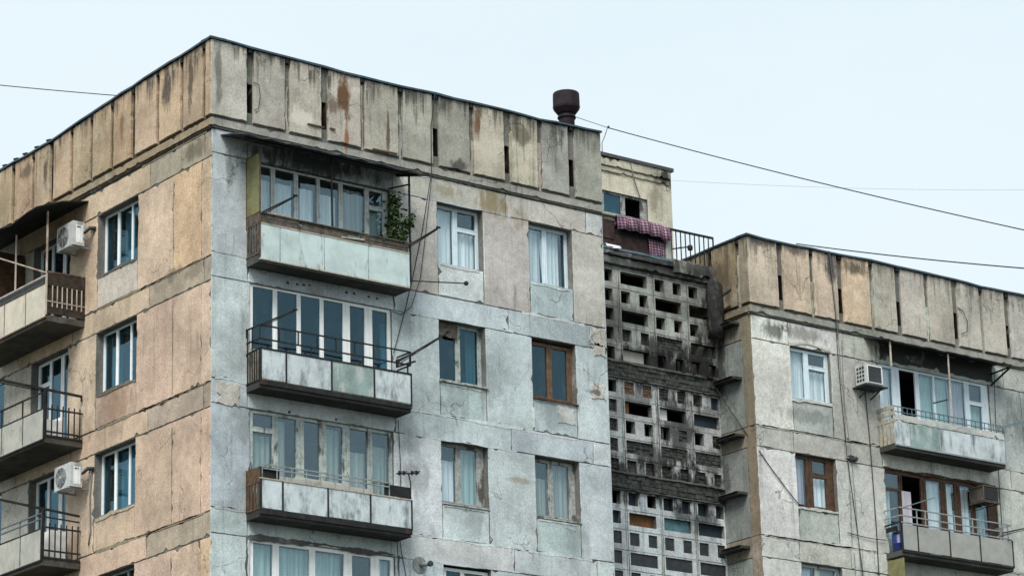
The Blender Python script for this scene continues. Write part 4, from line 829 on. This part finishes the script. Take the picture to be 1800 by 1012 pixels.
m.smear([(1.25, HB[0]+.04), (1.9, HB[0]+.13), (2.75, HB[0]+.05)], .08, 0, .018, (.50, .49, .45)); m.smear([(BW[1]+.05, HB[0]-.02), (BW[1]+.05, HB[0]-1.4)], .06, 0, .014, (.47, .48, .46))
m.plate(4.4, 8.6, HB[0]+.08, HB[0]+.62, -.012, .006, (.05, .055, .055), j=.06, rnd=.08)
m.plate(.006, BLn-.01, 0, HB[2]-2.24, -.015, 0, GA)
m.smear([(4.3, HB[1]+.02), (8.45, HB[1]+.03)], .05, -.002, .012, (.08, .05, .03))
m.build('front_wall', ['plaster_right', 'room'], B)
m = MB(FS); backing(m, .016, 1.31, 0, 23.62, [], dfront=-.016)
TS = (.23, .195, .145)
for k in range(4):
    h = HB[k]; top = h+.55+(.08 if k == 0 else 0); low = h-2.23
    m.plate(0, .36, low, top, -.015, .012, jt(TS, .08), j=.012, rnd=.03)
    m.plate(.38, 1.31, low+.01, h+.02, -.015, -.003, jt((.20, .225, .21), .06), j=.012); m.plate(.38, 1.31, h+.04, top-.01, -.015, .0, jt((.22, .20, .155), .06), j=.012)
for zl in (23.45, 22.02, 20.55, 19.08, 17.72):
    m.plate(.42, 1.29, zl-.035, zl+.035, .0, .25, (.045, .045, .042), j=.015); m.plate(.50, 1.22, zl+.04, zl+.06, .0, .30, (.09, .09, .085), j=.01)
for (y0, y1, zz) in [(.55, 1.15, 24.32), (.6, 1.2, 23.9)]: m.bar((y0, .10, zz+.06), (y1, .10, zz-.05), .05, tint=(.03, .03, .03))
m.build('side_wall', ['plaster_right', 'room'], B)
m = MB(FB); m.box(0, BLn, -12, -11.95, 0, 23.6, GA); m.box(BLn-.05, BLn, -11.95, -.03, 0, 23.6, GA); m.box(-.01, BLn-.01, -12, -.02, 23.62, 23.70, (.1, .1, .1)); m.box(.0, .02, -12, -1.32, 0, 23.6, GA); m.build('rear_wall', 'plaster_right', B)
PB = [tuple(v*1.1 for v in c) for c in [(.50, .43, .345), (.52, .43, .33), (.52, .43, .34), (.53, .42, .31), (.42, .39, .335), (.42, .395, .35), (.39, .36, .31), (.40, .38, .34), (.40, .38, .34), (.37, .36, .335)]]
parapet(FB, [-.085, 1.02, 2.10, 3.095, 4.208, 5.171, 6.213, 7.27, 8.252, 9.236, 10.2, 11.2, 12.2, 13.0], [25.66, 25.64, 25.665, 25.68, 25.715, 25.71, 25.71, 25.715, 25.69, 25.71, 25.73, 25.73, 25.73, 25.73], 23.62, 0, PB, [1, 3, 5, 7, 9], B, 'parapet_plaster_right')
parapet(FS, [-.085, .30, 1.33, 2.4, 3.5], [25.66, 25.65, 25.645, 25.64, 25.64], 23.62, 0, [(.25, .22, .165), (.27, .215, .145), (.25, .20, .14), (.25, .20, .14)], [], B, 'parapet_plaster_right', gaps_tint=(.10, .085, .06), ledge=(.24, .20, .14))
m = MB(FB); m.tube([(7.33, .10, 24.95), (7.48, .14, 24.86), (7.62, .15, 24.6), (7.58, .14, 24.3), (7.40, .12, 24.22)], .012, 5); m.build('wire_loop', 'cable_black', B, True)
# windows
z = HB[0]; a, b = BW
window(B, FB, a, b, z-1.36, z-.02, [(a+.06, a+.56), (a+.66, b-.09)], 'blue_pvc', dep=.10, rails={1: [z-.44]}, curtains=[(a, a+.6, z-1.36, z-.06, 'curtain_white'), (a+.64, b-.04, z-1.36, z-.5, 'curtain_white')])
z = HB[1]
window(B, FB, a, b, z-1.36, z, [(a+.05, a+.44), (a+.62, b-.24)], 'brown_wood', dep=.12, fw=.07, rails={1: [z-.46]}, curtains=[(a, a+.46, z-1.36, z-.1, 'curtain_lilac'), (a+.62, b-.2, z-1.36, z-.5, 'curtain_white')])
z = HB[2]
window(B, FB, a, b, z-1.36, z, [(a+.05, a+.56), (a+.66, b-.12)], 'old_paint', dep=.12, curtains=[(a, a+.5, z-1.36, z-.1, 'curtain_white'), (a+.8, b-.1, z-1.36, z-.1, 'curtain_grey')])
z = HB[0]
window(B, FB, BG[0], BG[1], z-2.25, z+.02, [(4.46, 4.88), (5.13, 5.70), (5.84, 6.35), (6.42, 6.96), (7.02, 7.52), (7.66, 8.16)], 'blue_pvc', dep=.05, fw=.06, name='balcony_glazing', bare=(1, 2, 3, 4), open_cols=(1,), rails={5: [z-.56]}, curtains=[(5.82, 6.38, z-2.2, z-.05, 'curtain_teal'), (6.4, 6.98, z-2.2, z-.05, 'curtain_teal'), (7.0, 7.54, z-2.2, z-.05, 'curtain_lilac'), (7.66, 8.2, z-2.2, z-.58, 'curtain_teal'), (4.44, 4.90, z-2.2, z-.05, 'curtain_white')])
z = HB[1]
w = window(B, FB, BG[0]-.06, BG[1], z-2.25, z, [(4.40, 4.90), (5.0, 5.66), (5.86, 6.40), (6.58, 6.90), (7.10, 7.50), (7.64, 8.10)], 'brown_wood', dep=.06, fw=.09, name='balcony_glazing', bare=(0, 1, 2, 3, 4, 5), open_cols=(1,), rails={0: [z-.50]}, curtains=[(4.38, 4.66, z-2.2, z-.55, 'curtain_teal'), (5.84, 6.42, z-2.2, z-.1, 'curtain_white'), (6.56, 6.92, z-2.2, z-.1, 'curtain_white'), (7.08, 7.54, z-2.2, z-.1, 'curtain_white'), (7.62, 8.12, z-2.2, z-.55, 'curtain_teal')])
m = MB(FB); m.box(4.92, 5.22, -.02, .01, z-1.75, z-.52); m.build('open_sash', 'curtain_lilac', w)
z = HB[2]
window(B, FB, BG[0], BG[1], z-2.25, z, [(4.5, 5.3), (5.4, 6.2), (6.3, 7.1), (7.2, 8.3)], 'pvc', dep=.06, name='balcony_glazing', glass_mat='dark_glass')
# balconies of the stepped block
V0, V1, DB = 4.22, 8.22, .60
Q1 = slab(FB, V0, V1, DB-.03, 20.58, 20.72, B, (.07, .07, .066)); Q1['label'] = 'upper balcony with blue-stained panels and thin rail'
panels(FB, [V0, 4.75, 5.85, 6.95, V1], DB, 20.70, 21.30, 'stained_panel', Q1, mats={1: 'green_stained_panel'})
m = MB(FB); m.plate(V0, V1, 21.31, 21.50, DB-.03, DB+.01, (.50, .52, .50), j=.02, rnd=.05); m.build('top_fascia', 'plaster', Q1)
m = MB(FB); m.box(V0, V1, DB-.03, DB+.012, 20.66, 20.70); m.box(V1-.015, V1+.015, DB-.02, DB+.014, 20.68, 21.9); m.build('panel_trim', 'grey_iron', Q1)
rail(FB, V0, V1, DB-.02, [21.70, 21.56], (21.50, 21.70), Q1, .165, w=.02, mat='blue_iron', side=False)
m = MB(FB)
for i in range(4): m.box(V0-.012, V0+.012, .04+.14*i, .13+.14*i, 20.72, 21.28)
for zz in (21.28, 21.46, 21.62): m.box(V0-.02, V0+.014, .0, DB, zz, zz+.10)
m.build('side_railing', 'pale_wood', Q1)
m = MB(FB); m.bar((4.26, DB-.03, 22.75), (4.26, DB-.03, 23.42), .035); m.bar((6.35, DB-.03, 21.0), (6.35, DB-.03, 23.40), .03); build_each(m, 'post', 'pale_post', Q1)
m = MB(FB); n = 20; vs = []; fs = []
for i in range(n+1):
    u = 3.9+4.75*i/n; w_ = random.uniform(-.015, .015)
    vs += [(u, .0, 23.60), (u, .64+w_, 23.43+w_), (u, .64+w_, 23.40+w_), (u, 0, 23.57)]
for i in range(n):
    for k in range(4): fs.append((i*4+k, i*4+(k+1)%4, (i+1)*4+(k+1)%4, (i+1)*4+k))
fs += [(0, 1, 2, 3), tuple(range(n*4, n*4+4))]
m.add(vs, fs); m.bar((8.5, .0, 23.0), (8.62, .66, 23.38), .04); m.bar((8.5, .0, 23.3), (8.62, .66, 23.38), .035); m.build('canopy', 'black_sheet', Q1)
arm(FB, (V1-.25, DB, 21.62), (V1+.95, 1.6, 21.98), Q1, mat='blue_iron')
m = MB(FB); m.bar((5.7, DB-.05, 21.98), (6.0, DB+.2, 22.06), .03); m.build('hook', 'iron', Q1)
Q2 = slab(FB, V0, V1, DB-.03, 17.82, 17.96, B, (.07, .07, .066)); Q2['label'] = 'lower balcony with plain cement panels and triple grey rail'
us = [V0+.02, 4.78, 5.92, 7.02, V1]
panels(FB, us, DB, 17.97, 18.62, 'cement_panel', Q2, gap=.02)
m = MB(FB)
for u in us: m.box(u-.018, u+.018, DB-.03, DB+.01, 17.93, 18.64)
m.box(V0, V1, DB-.03, DB+.012, 17.90, 17.955); m.build('panel_frame', 'iron', Q2)
rail(FB, V0, V1, DB-.01, [18.67, 18.84, 19.05], (18.64, 19.05), Q2, 1, w=.03, mat='grey_iron', side=True, posts=[4.8, 5.1, 5.6, 6.15, 6.8, 7.2, 8.1])
m = MB(FB); m.box(V0-.01, V0+.01, .05, .45, 18.48, 18.6); m.bar((V0, .02, 18.66), (V0, DB, 18.68), .035); m.build('side_railing', 'black_sheet', Q2)
m = MB(FB); m.bar((V0+.1, DB, 19.05), (V0+.55, 1.3, 19.22), .022); m.build('clothesline_arm', 'blue_iron', Q2); arm(FB, (V1-.35, DB, 18.80), (V1+1.0, 1.6, 19.12), Q2)
m = MB(FB); m.bar((V1-.55, DB, 18.66), (V1-.05, DB-.3, 18.86), .035); m.bar((V1-.5, DB, 18.86), (V1-.02, DB-.25, 19.0), .035); build_each(m, 'bracket', 'grey_iron', Q2)
m = MB(FB); m.box(V0+.02, V0+.05, .02, DB-.02, 15.6, 17.76); m.build('hanging_side_sheet', 'green_sheet', Q2)
# ================================================================== SMALLER THINGS
def air_con(F, u, z, w, h, label, sgn=1, d=.5, th=.30, group='air conditioner outdoor units'):
    """split unit: u is the left-bottom corner of its front, depth th, front face at d"""
    o = empty('air_conditioner', label, 'air conditioner', F(u + w/2, 0, z), group)
    L = Vector(o.location); Fo = lambda a, b, c: tuple(Vector(F(a, b, c)) - L)
    m = MB(Fo); m.box(u, u+w, d-th, d, z, z+h); m.box(u+.01, u+w-.01, d-th+.01, d-.01, z+h, z+h+.012); m.build('casing', 'appliance_white', o)
    return o, Fo
def fan(Fo, o, cu, cz, r, d):
    m = MB(Fo); m.lathe((cu, d, cz), 'd', [(r, -.004), (r, .006), (r*.96, .008)], 26); m.build('fan_opening', 'appliance_dark', o)
    m = MB(Fo)
    for q in (.35, .55, .75, .95):
        pts = [(cu+r*q*math.cos(t*math.pi/12), d+.014, cz+r*q*math.sin(t*math.pi/12)) for t in range(25)]; m.tube(pts, .0035, 4)
    for t in range(8): an = t*math.pi/4; m.bar((cu+.05*math.cos(an), d+.014, cz+.05*math.sin(an)), (cu+r*math.cos(an), d+.014, cz+r*math.sin(an)), .006)
    m.lathe((cu, d+.012, cz), 'd', [(.045, 0), (.045, .012), (.03, .015)], 14); m.build('fan_grille', 'appliance_white', o)
for (u, z, w_, h_, lb) in [(5.12, 23.48, .74, .56, 'white air conditioner unit under the dark sheet canopy on the tan end wall'), (5.04, 17.83, .72, .54, 'white air conditioner unit with a dangling pipe above the lowest end-wall balcony')]:
    o, Fo = air_con(FL, u, z, w_, h_, lb)
    fan(Fo, o, u+w_*.60, z+h_*.5, h_*.42, .5)
    m = MB(Fo); m.box(u-.006, u+.01, .25, .42, z+.06, z+h_-.08); m.box(u-.012, u+.0, .32, .34, z+.08, z+.42); m.build('service_cover', 'pvc', o)
    m = MB(Fo); m.box(u-.01, u, .30, .40, z+h_-.14, z+h_-.11); m.build('handle', 'appliance_dark', o)
    m = MB(Fo)
    for uu in (u+.06, u+w_-.08): m.bar((uu, .0, z-.02), (uu, .54, z-.02), .035); m.bar((uu, .01, z-.02), (uu, .01, z+.3), .03)
    build_each(m, 'bracket', 'grey_iron', o)
    m = MB(Fo); m.tube([(u-.02, .24, z+.2), (u-.09, .18, z+.12), (u-.10, .10, z+.2), (u-.06, .05, z+.38), (u-.12, .02, z+.3)] + ([(u-.05, .03, z-.2), (u-.1, .03, z-1.0), (u-.02, .03, z-1.3)] if z < 20 else []), .016, 6); m.build('hose', 'cable_grey', o, True)
    m = MB(Fo); m.tube([(u-.02, .22, z+.3), (u-.10, .12, z+.42), (u-.16, .0, z+.40)], [.03, .045, .06], 8); m.build('pipe_lagging', 'appliance_dark', o, True)
o, Fo = air_con(FB, 3.43, 22.22, .60, .50, 'white air conditioner unit with louvred side beside the blue glazed balcony', d=.46, th=.36)
m = MB(Fo); m.box(3.50, 3.97, .461, .47, 22.27, 22.67); m.build('front_grille', 'appliance_dark', o)
m = MB(Fo)
for i in range(4):
    for j in range(3): m.box(3.424, 3.43, .14+.10*j, .21+.10*j, 22.28+.105*i, 22.35+.105*i)
m.build('louvre', 'appliance_dark', o)
m = MB(Fo); m.box(3.38, 4.15, .0, .52, 22.155, 22.185); m.bar((3.6, .01, 21.95), (3.6, .45, 22.15), .03); m.bar((4.0, .01, 21.95), (4.0, .45, 22.15), .03); build_each(m, 'bracket', 'appliance_dark', o)
m = MB(Fo); m.bar((3.5, .475, 22.25), (4.0, .475, 22.25), .015); m.bar((3.5, .475, 22.25), (3.5, .475, 22.69), .015); m.bar((4.0, .475, 22.25), (4.0, .475, 22.69), .015); m.bar((3.5, .475, 22.69), (4.0, .475, 22.69), .015); build_each(m, 'grille_rim', 'pvc', o)
o, Fo = None, None
o = empty('air_conditioner', 'old dark box air conditioner in a metal cage in front of the brown balcony window', 'air conditioner', FB(7.6, .5, 19.63), 'air conditioner outdoor units')
L = Vector(o.location); Fo = lambda a, b, c: tuple(Vector(FB(a, b, c)) - L)
m = MB(Fo); m.box(7.42, 7.97, -.04, .46, 19.66, 20.02); m.build('casing', 'old_case', o)
m = MB(Fo); m.box(7.46, 7.94, .46, .472, 19.70, 19.98)
for i in range(7): m.box(7.46, 7.94, .472, .482, 19.71+.04*i, 19.725+.04*i)
m.build('front_grille', 'appliance_dark', o)
m = MB(Fo)
for (uu, zz) in [(7.40, 19.62), (7.99, 19.62), (7.40, 20.04), (7.99, 20.04)]: m.bar((uu, -.04, zz), (uu, .5, zz), .028)
for uu in (7.40, 7.99): m.bar((uu, .49, 19.62), (uu, .49, 20.04), .028)
for zz in (19.62, 20.04): m.bar((7.40, .49, zz), (7.99, .49, zz), .028)
m.build('cage', 'rotten_wood', o)
# potted vine on the mint balcony
pl = empty('potted_vine', 'leafy green climbing plant at the right end of the mint balcony', 'plant', FR(4.55, .3, 21.95))
L = Vector(pl.location); Fo = lambda a, b, c: tuple(Vector(FR(a, b, c)) - L)
m = MB(Fo); m.lathe((4.55, .3, 21.95), 'z', [(.10, 0), (.14, .24), (.15, .26), (.12, .25)], 14); m.build('pot', 'brick', pl)
stems = [[(4.55, .3, 22.1), (4.5, .32, 22.7), (4.56, .3, 23.3), (4.58, .3, 23.8), (4.62, .32, 24.1)], [(4.56, .3, 22.1), (4.70, .36, 22.8), (4.74, .38, 23.3), (4.66, .34, 23.9)], [(4.57, .3, 22.2), (4.62, .4, 22.9), (4.86, .44, 23.35), (4.98, .42, 23.55)], [(4.5, .3, 22.6), (4.46, .3, 23.1), (4.50, .34, 23.5)], [(4.74, .38, 22.9), (4.90, .5, 23.3), (4.80, .5, 22.98)]]
m = MB(Fo)
for s_ in stems: m.tube(s_, [.014]*(len(s_)-1)+[.005], 5)
m.build('stem', 'stem', pl)
m = MB(Fo); rl = random.Random(5)
for s_ in stems[:4]:
    for p, q in zip(s_[:-1], s_[1:]):
        if p[2] < 22.65 and q[2] < 22.75: continue
        for i in range(62):
            c = Vector(p).lerp(Vector(q), rl.random()) + Vector((rl.gauss(0, .07), rl.gauss(0, .08), rl.gauss(0, .07)))
            if c.z < 22.85: continue
            x = Vector((rl.gauss(0, 1), rl.gauss(0, 1), rl.gauss(0, .5))).normalized(); y = x.cross(Vector((rl.gauss(0, .6), rl.gauss(0, .6), 1))).normalized(); r = rl.uniform(.032, .075)
            n_ = x.cross(y)*r*.25
            m.add([tuple(c-x*r*1.1), tuple(c+y*r*.75+n_), tuple(c+x*r*1.1-n_), tuple(c-y*r*.75+n_)], [(0, 1, 2), (0, 2, 3)])
m.build('foliage', 'leaf', pl)
# weeds on the stepped block's balcony top
# blankets
def cloth(name, label, path, u0, u1, mat, nu=36, wob=.045, skew=None, cat='blanket'):
    m = MB(FC); vs = []; ph = random.random()*6; n = len(path)
    for t in (0, .018):
        for i in range(nu+1):
            s_ = i/nu; u = u0+(u1-u0)*s_
            for j, (d_, z_) in enumerate(path):
                zz = z_ + (skew(s_)*(j/(n-1)) if skew else 0)
                vs.append((u, d_ + t + wob*math.sin(u*17+ph+j*.5)*(j/(n-1)), zz))
    N = (nu+1)*n; fs = []
    for b0 in (0, N):
        for i in range(nu):
            for j in range(n-1): q = b0+i*n+j; fs.append((q, q+1, q+n+1, q+n))
    for i in range(nu):
        for j in (0, n-1): q = i*n+j; fs.append((q, q+n, N+q+n, N+q))
    for i in (0, nu):
        for j in range(n-1): q = i*n+j; fs.append((q, q+1, N+q+1, N+q))
    m.add(vs, fs); o = m.build(name, mat, None, smooth=True); return tag(o, label, cat)
cloth('blanket', 'pink and purple checked blanket folded over the roof terrace rail', [(-.05, 25.72), (-.05, 25.90), (-.02, 25.965), (.05, 25.975), (.09, 25.92), (.11, 25.78), (.12, 25.58)], 13.38, 15.07, 'blanket_weave', skew=lambda s_: .06*math.sin(s_*3.1) - .05*s_)
cloth('blanket', 'dark checked blanket hanging low behind the folded blanket on the roof terrace', [(-.03, 25.55), (-.02, 25.4), (.0, 25.2), (.0, 25.08)], 14.45, 14.98, 'blanket_weave', nu=16)
cloth('rag', 'small white rag lying on the kerb of the roof terrace', [(.05, 25.16), (.09, 25.14), (.12, 25.08), (.15, 25.03)], 12.95, 13.45, 'cloth_white', nu=12, cat='rag')
# aerials
o = empty('aerial', 'small roof aerial with a round head in front of the terrace railing', 'aerial', FC(15.2, .05, 25.42))
L = Vector(o.location); Fo = lambda a, b, c: tuple(Vector(FC(a, b, c)) - L)
m = MB(Fo); m.bar((15.17, .03, 25.40), (15.68, .12, 25.53), .03); m.bar((15.4, .1, 25.44), (15.4, .1, 25.48), .03); m.build('boom', 'iron', o)
m = MB(Fo); m.lathe((15.70, .13, 25.50), 'z', [(.01, -.08), (.06, -.06), (.075, 0), (.06, .06), (.01, .08)], 12); m.bar((15.70, .13, 25.5), (15.74, .1, 25.72), .012); m.build('head', 'iron', o)
o = empty('aerial', 'television aerial with short crossbars on the right end of the lowest broad-face balcony', 'aerial', FR(4.78, .5, 17.3))
L = Vector(o.location); Fo = lambda a, b, c: tuple(Vector(FR(a, b, c)) - L)
m = MB(Fo); m.tube([(4.80, .5, 17.28), (4.80, .5, 17.42), (4.74, .5, 17.63)], .014, 6); m.build('mast', 'iron', o)
m = MB(Fo); m.bar((4.46, .48, 17.58), (5.02, .5, 17.66), .03); m.build('boom', 'iron', o)
m = MB(Fo)
for uu in (4.5, 4.62, 4.84, 4.96): m.bar((uu, .38, 17.60+(uu-4.46)*.14), (uu, .62, 17.60+(uu-4.46)*.14), .018); m.bar((uu, .5, 17.54+(uu-4.46)*.14), (uu, .5, 17.64+(uu-4.46)*.14), .03)
m.build('element', 'iron', o)
o = empty('flue_outlet', 'round grey flue outlet stub on the broad face left of the lowest window', 'flue', FR(5.36, 0, 15.75))
L = Vector(o.location); Fo = lambda a, b, c: tuple(Vector(FR(a, b, c)) - L)
m = MB(Fo); m.lathe((5.36, .0, 15.75), 'd', [(.19, 0), (.185, .025), (.10, .04)], 22, tint=(.27, .29, .28)); m.build('collar', 'stained_slab', o)
m = MB(Fo); m.tube([(5.36, .02, 15.75), (5.42, .3, 15.73)], .05, 12); m.build('pipe', 'grey_iron', o, True)
m = MB(Fo); m.lathe((5.422, .30, 15.73), 'd', [(.065, 0), (.065, .05), (.03, .055)], 14); m.build('cap', 'appliance_dark', o)
o = empty('junction_box', 'small black cable junction box on the wall between window and balcony of the stepped block', 'junction box', FB(3.19, 0, 20.28))
L = Vector(o.location); Fo = lambda a, b, c: tuple(Vector(FB(a, b, c)) - L)
m = MB(Fo); m.box(3.08, 3.22, .0, .09, 20.24, 20.36); m.lathe((3.27, .09, 20.28), 'd', [(.06, -.08), (.07, 0), (.05, .04)], 12); m.build('box', 'appliance_dark', o)
m = MB(Fo); m.bar((3.0, .02, 20.30), (3.1, .04, 20.30), .03); m.build('conduit', 'grey_iron', o)
o = empty('plastic_drum', 'bright blue plastic drum standing at the end of the lower balcony of the stepped block', 'drum', FB(4.42, .28, 17.96))
L = Vector(o.location); Fo = lambda a, b, c: tuple(Vector(FB(a, b, c)) - L)
m = MB(Fo); m.lathe((4.42, .28, 17.97), 'z', [(.15, 0), (.165, .03), (.165, .2), (.172, .21), (.165, .22), (.165, .42), (.14, .46)], 20); m.build('body', 'blue_plastic', o, True)
m = MB(Fo); m.lathe((4.42, .28, 18.43), 'z', [(.145, 0), (.145, .04), (.10, .05)], 20); m.build('lid', 'appliance_dark', o)
Q2s = None
# ------------------------------------------------------------------ cables
def cable(pts, r, label, mat='cable_black', sub=10, sag=0.0, group='cables and wires on and above the blocks'):
    out = []
    for (p, q) in zip(pts[:-1], pts[1:]):
        p, q = Vector(p), Vector(q)
        for i in range(sub): t = i/sub; out.append(p.lerp(q, t) - Vector((0, 0, sag*4*t*(1-t))))
    out.append(Vector(pts[-1])); m = MB(); m.tube(out, r, 5); o = m.build('cable', mat, None, True); return tag(o, label, 'cable', group)
def fr(u, z, d=.03): return FR(u, d, z)
cable([fr(5.93, 26.83, .14), fr(5.80, 26.0, .13), fr(5.80, 24.85, .11), fr(5.56, 23.46, .05), fr(5.26, 22.26, .05), fr(5.05, 21.49, .05), fr(4.72, 20.45, .04)], .011, 'thick black cable falling from the parapet past the mint balcony to the railing below')
cable([fr(5.83, 24.85, .1), fr(5.60, 23.1, .06), fr(5.47, 22.3, .06), fr(5.22, 21.6, .05), fr(4.95, 21.38, .04), fr(4.70, 21.42, .04)], .009, 'thin looping cable hanging from the parapet to the blue-grey glazing top')
cable([fr(4.83, 18.95), fr(4.87, 17.94), fr(4.86, 17.3)], .009, 'short wire dropping from the middle balcony to the lowest one'); cable([fr(4.83, 16.25), fr(4.86, 16.0), fr(4.97, 15.5), fr(4.95, 15.0)], .009, 'short kinked wire dropping below the lowest broad-face balcony')
fb = lambda u, z, d=.03: FB(u, d, z)
cable([fb(2.70, 25.7, .12), fb(2.82, 24.07, .12), fb(2.91, 22.72), fb(3.02, 20.35), fb(3.22, 18.5), fb(3.37, 16.9)], .011, 'thick black wire running down the stepped block from its parapet, left of the pair')
cable([fb(2.74, 25.7, .12), fb(2.86, 24.07, .12), fb(2.98, 22.4), fb(3.18, 20.25), fb(3.24, 18.3), fb(3.29, 16.9)], .007, 'thin grey wire running down the stepped block from its parapet, right of the pair', 'cable_grey')
cable([fb(3.80, 22.15), fb(3.86, 20.8), fb(3.90, 18.5), fb(3.88, 16.9)], .013, 'black wire running down from the louvred air conditioner')
cable([FS(1.25, .2, 22.0), FB(.06, .03, 20.05), FB(1.29, .04, 18.85)], .012, 'slack black wire slanting from the stair tower to the brown wooden window', sub=8, sag=.04)
cable([fb(2.9, 18.35), fb(4.2, 18.3, .05)], .01, 'short level wire left of the lower balcony of the stepped block', sag=.03)
cable([(15.13, 3.93, 28.2), (15.25, 3.93, 27.7), (15.47, 3.95, 27.2)], .016, 'loose wire hanging down the roof hut wall to its window', 'cable_grey')
cable([fb(8.55, 23.35, .1), fb(8.52, 22.2, .06), fb(8.48, 20.5, .05), fb(8.46, 18.7, .05)], .011, 'straight wire dropping past the right ends of both balconies of the stepped block')
po = empty('roof_pole', 'thin bent wire pole on the roof carrying the overhead cables', 'pole', (15.11, 5.0, 28.25)); m = MB(); m.tube([(0, 0, 0), (.0, 0, .75), (.12, 0, 1.0), (.2, 0, 1.2), (.24, 0, 1.24)], .012, 6); m.build('mast', 'cable_grey', po, True)
m = MB(); m.lathe((.24, 0, 1.24), 'z', [(.01, -.04), (.03, -.02), (.03, .02), (.01, .04)], 8); m.build('insulator', 'appliance_dark', po)
cable([(15.33, 5.0, 29.47), (16.9, -9.6, 22.55)], .014, 'long black overhead cable sagging from the roof pole towards the right', sub=30, sag=.10)
cable([(14.22, 5.0, 29.55), (15.33, 5.0, 29.47)], .009, 'short thin wire between the roof vent and the roof pole', 'cable_grey')
cable([(18.14, 1.05, 25.68), (15.2, -10.2, 21.45)], .015, 'black overhead cable leaving the parapet of the stepped block to the right', sub=24, sag=.05)
cable([(20.06, 8.0, 29.79), (36.5, 8.0, 32.65)], .0035, 'very faint thin overhead wire in the sky above the stepped block', 'cable_grey', sub=20, sag=.12)
cable([(4.0, 20.0, 33.2), (11.0, 20.0, 34.1)], .016, 'thin overhead wire in the sky left of the corner block', 'cable_grey', sub=12, sag=.03)
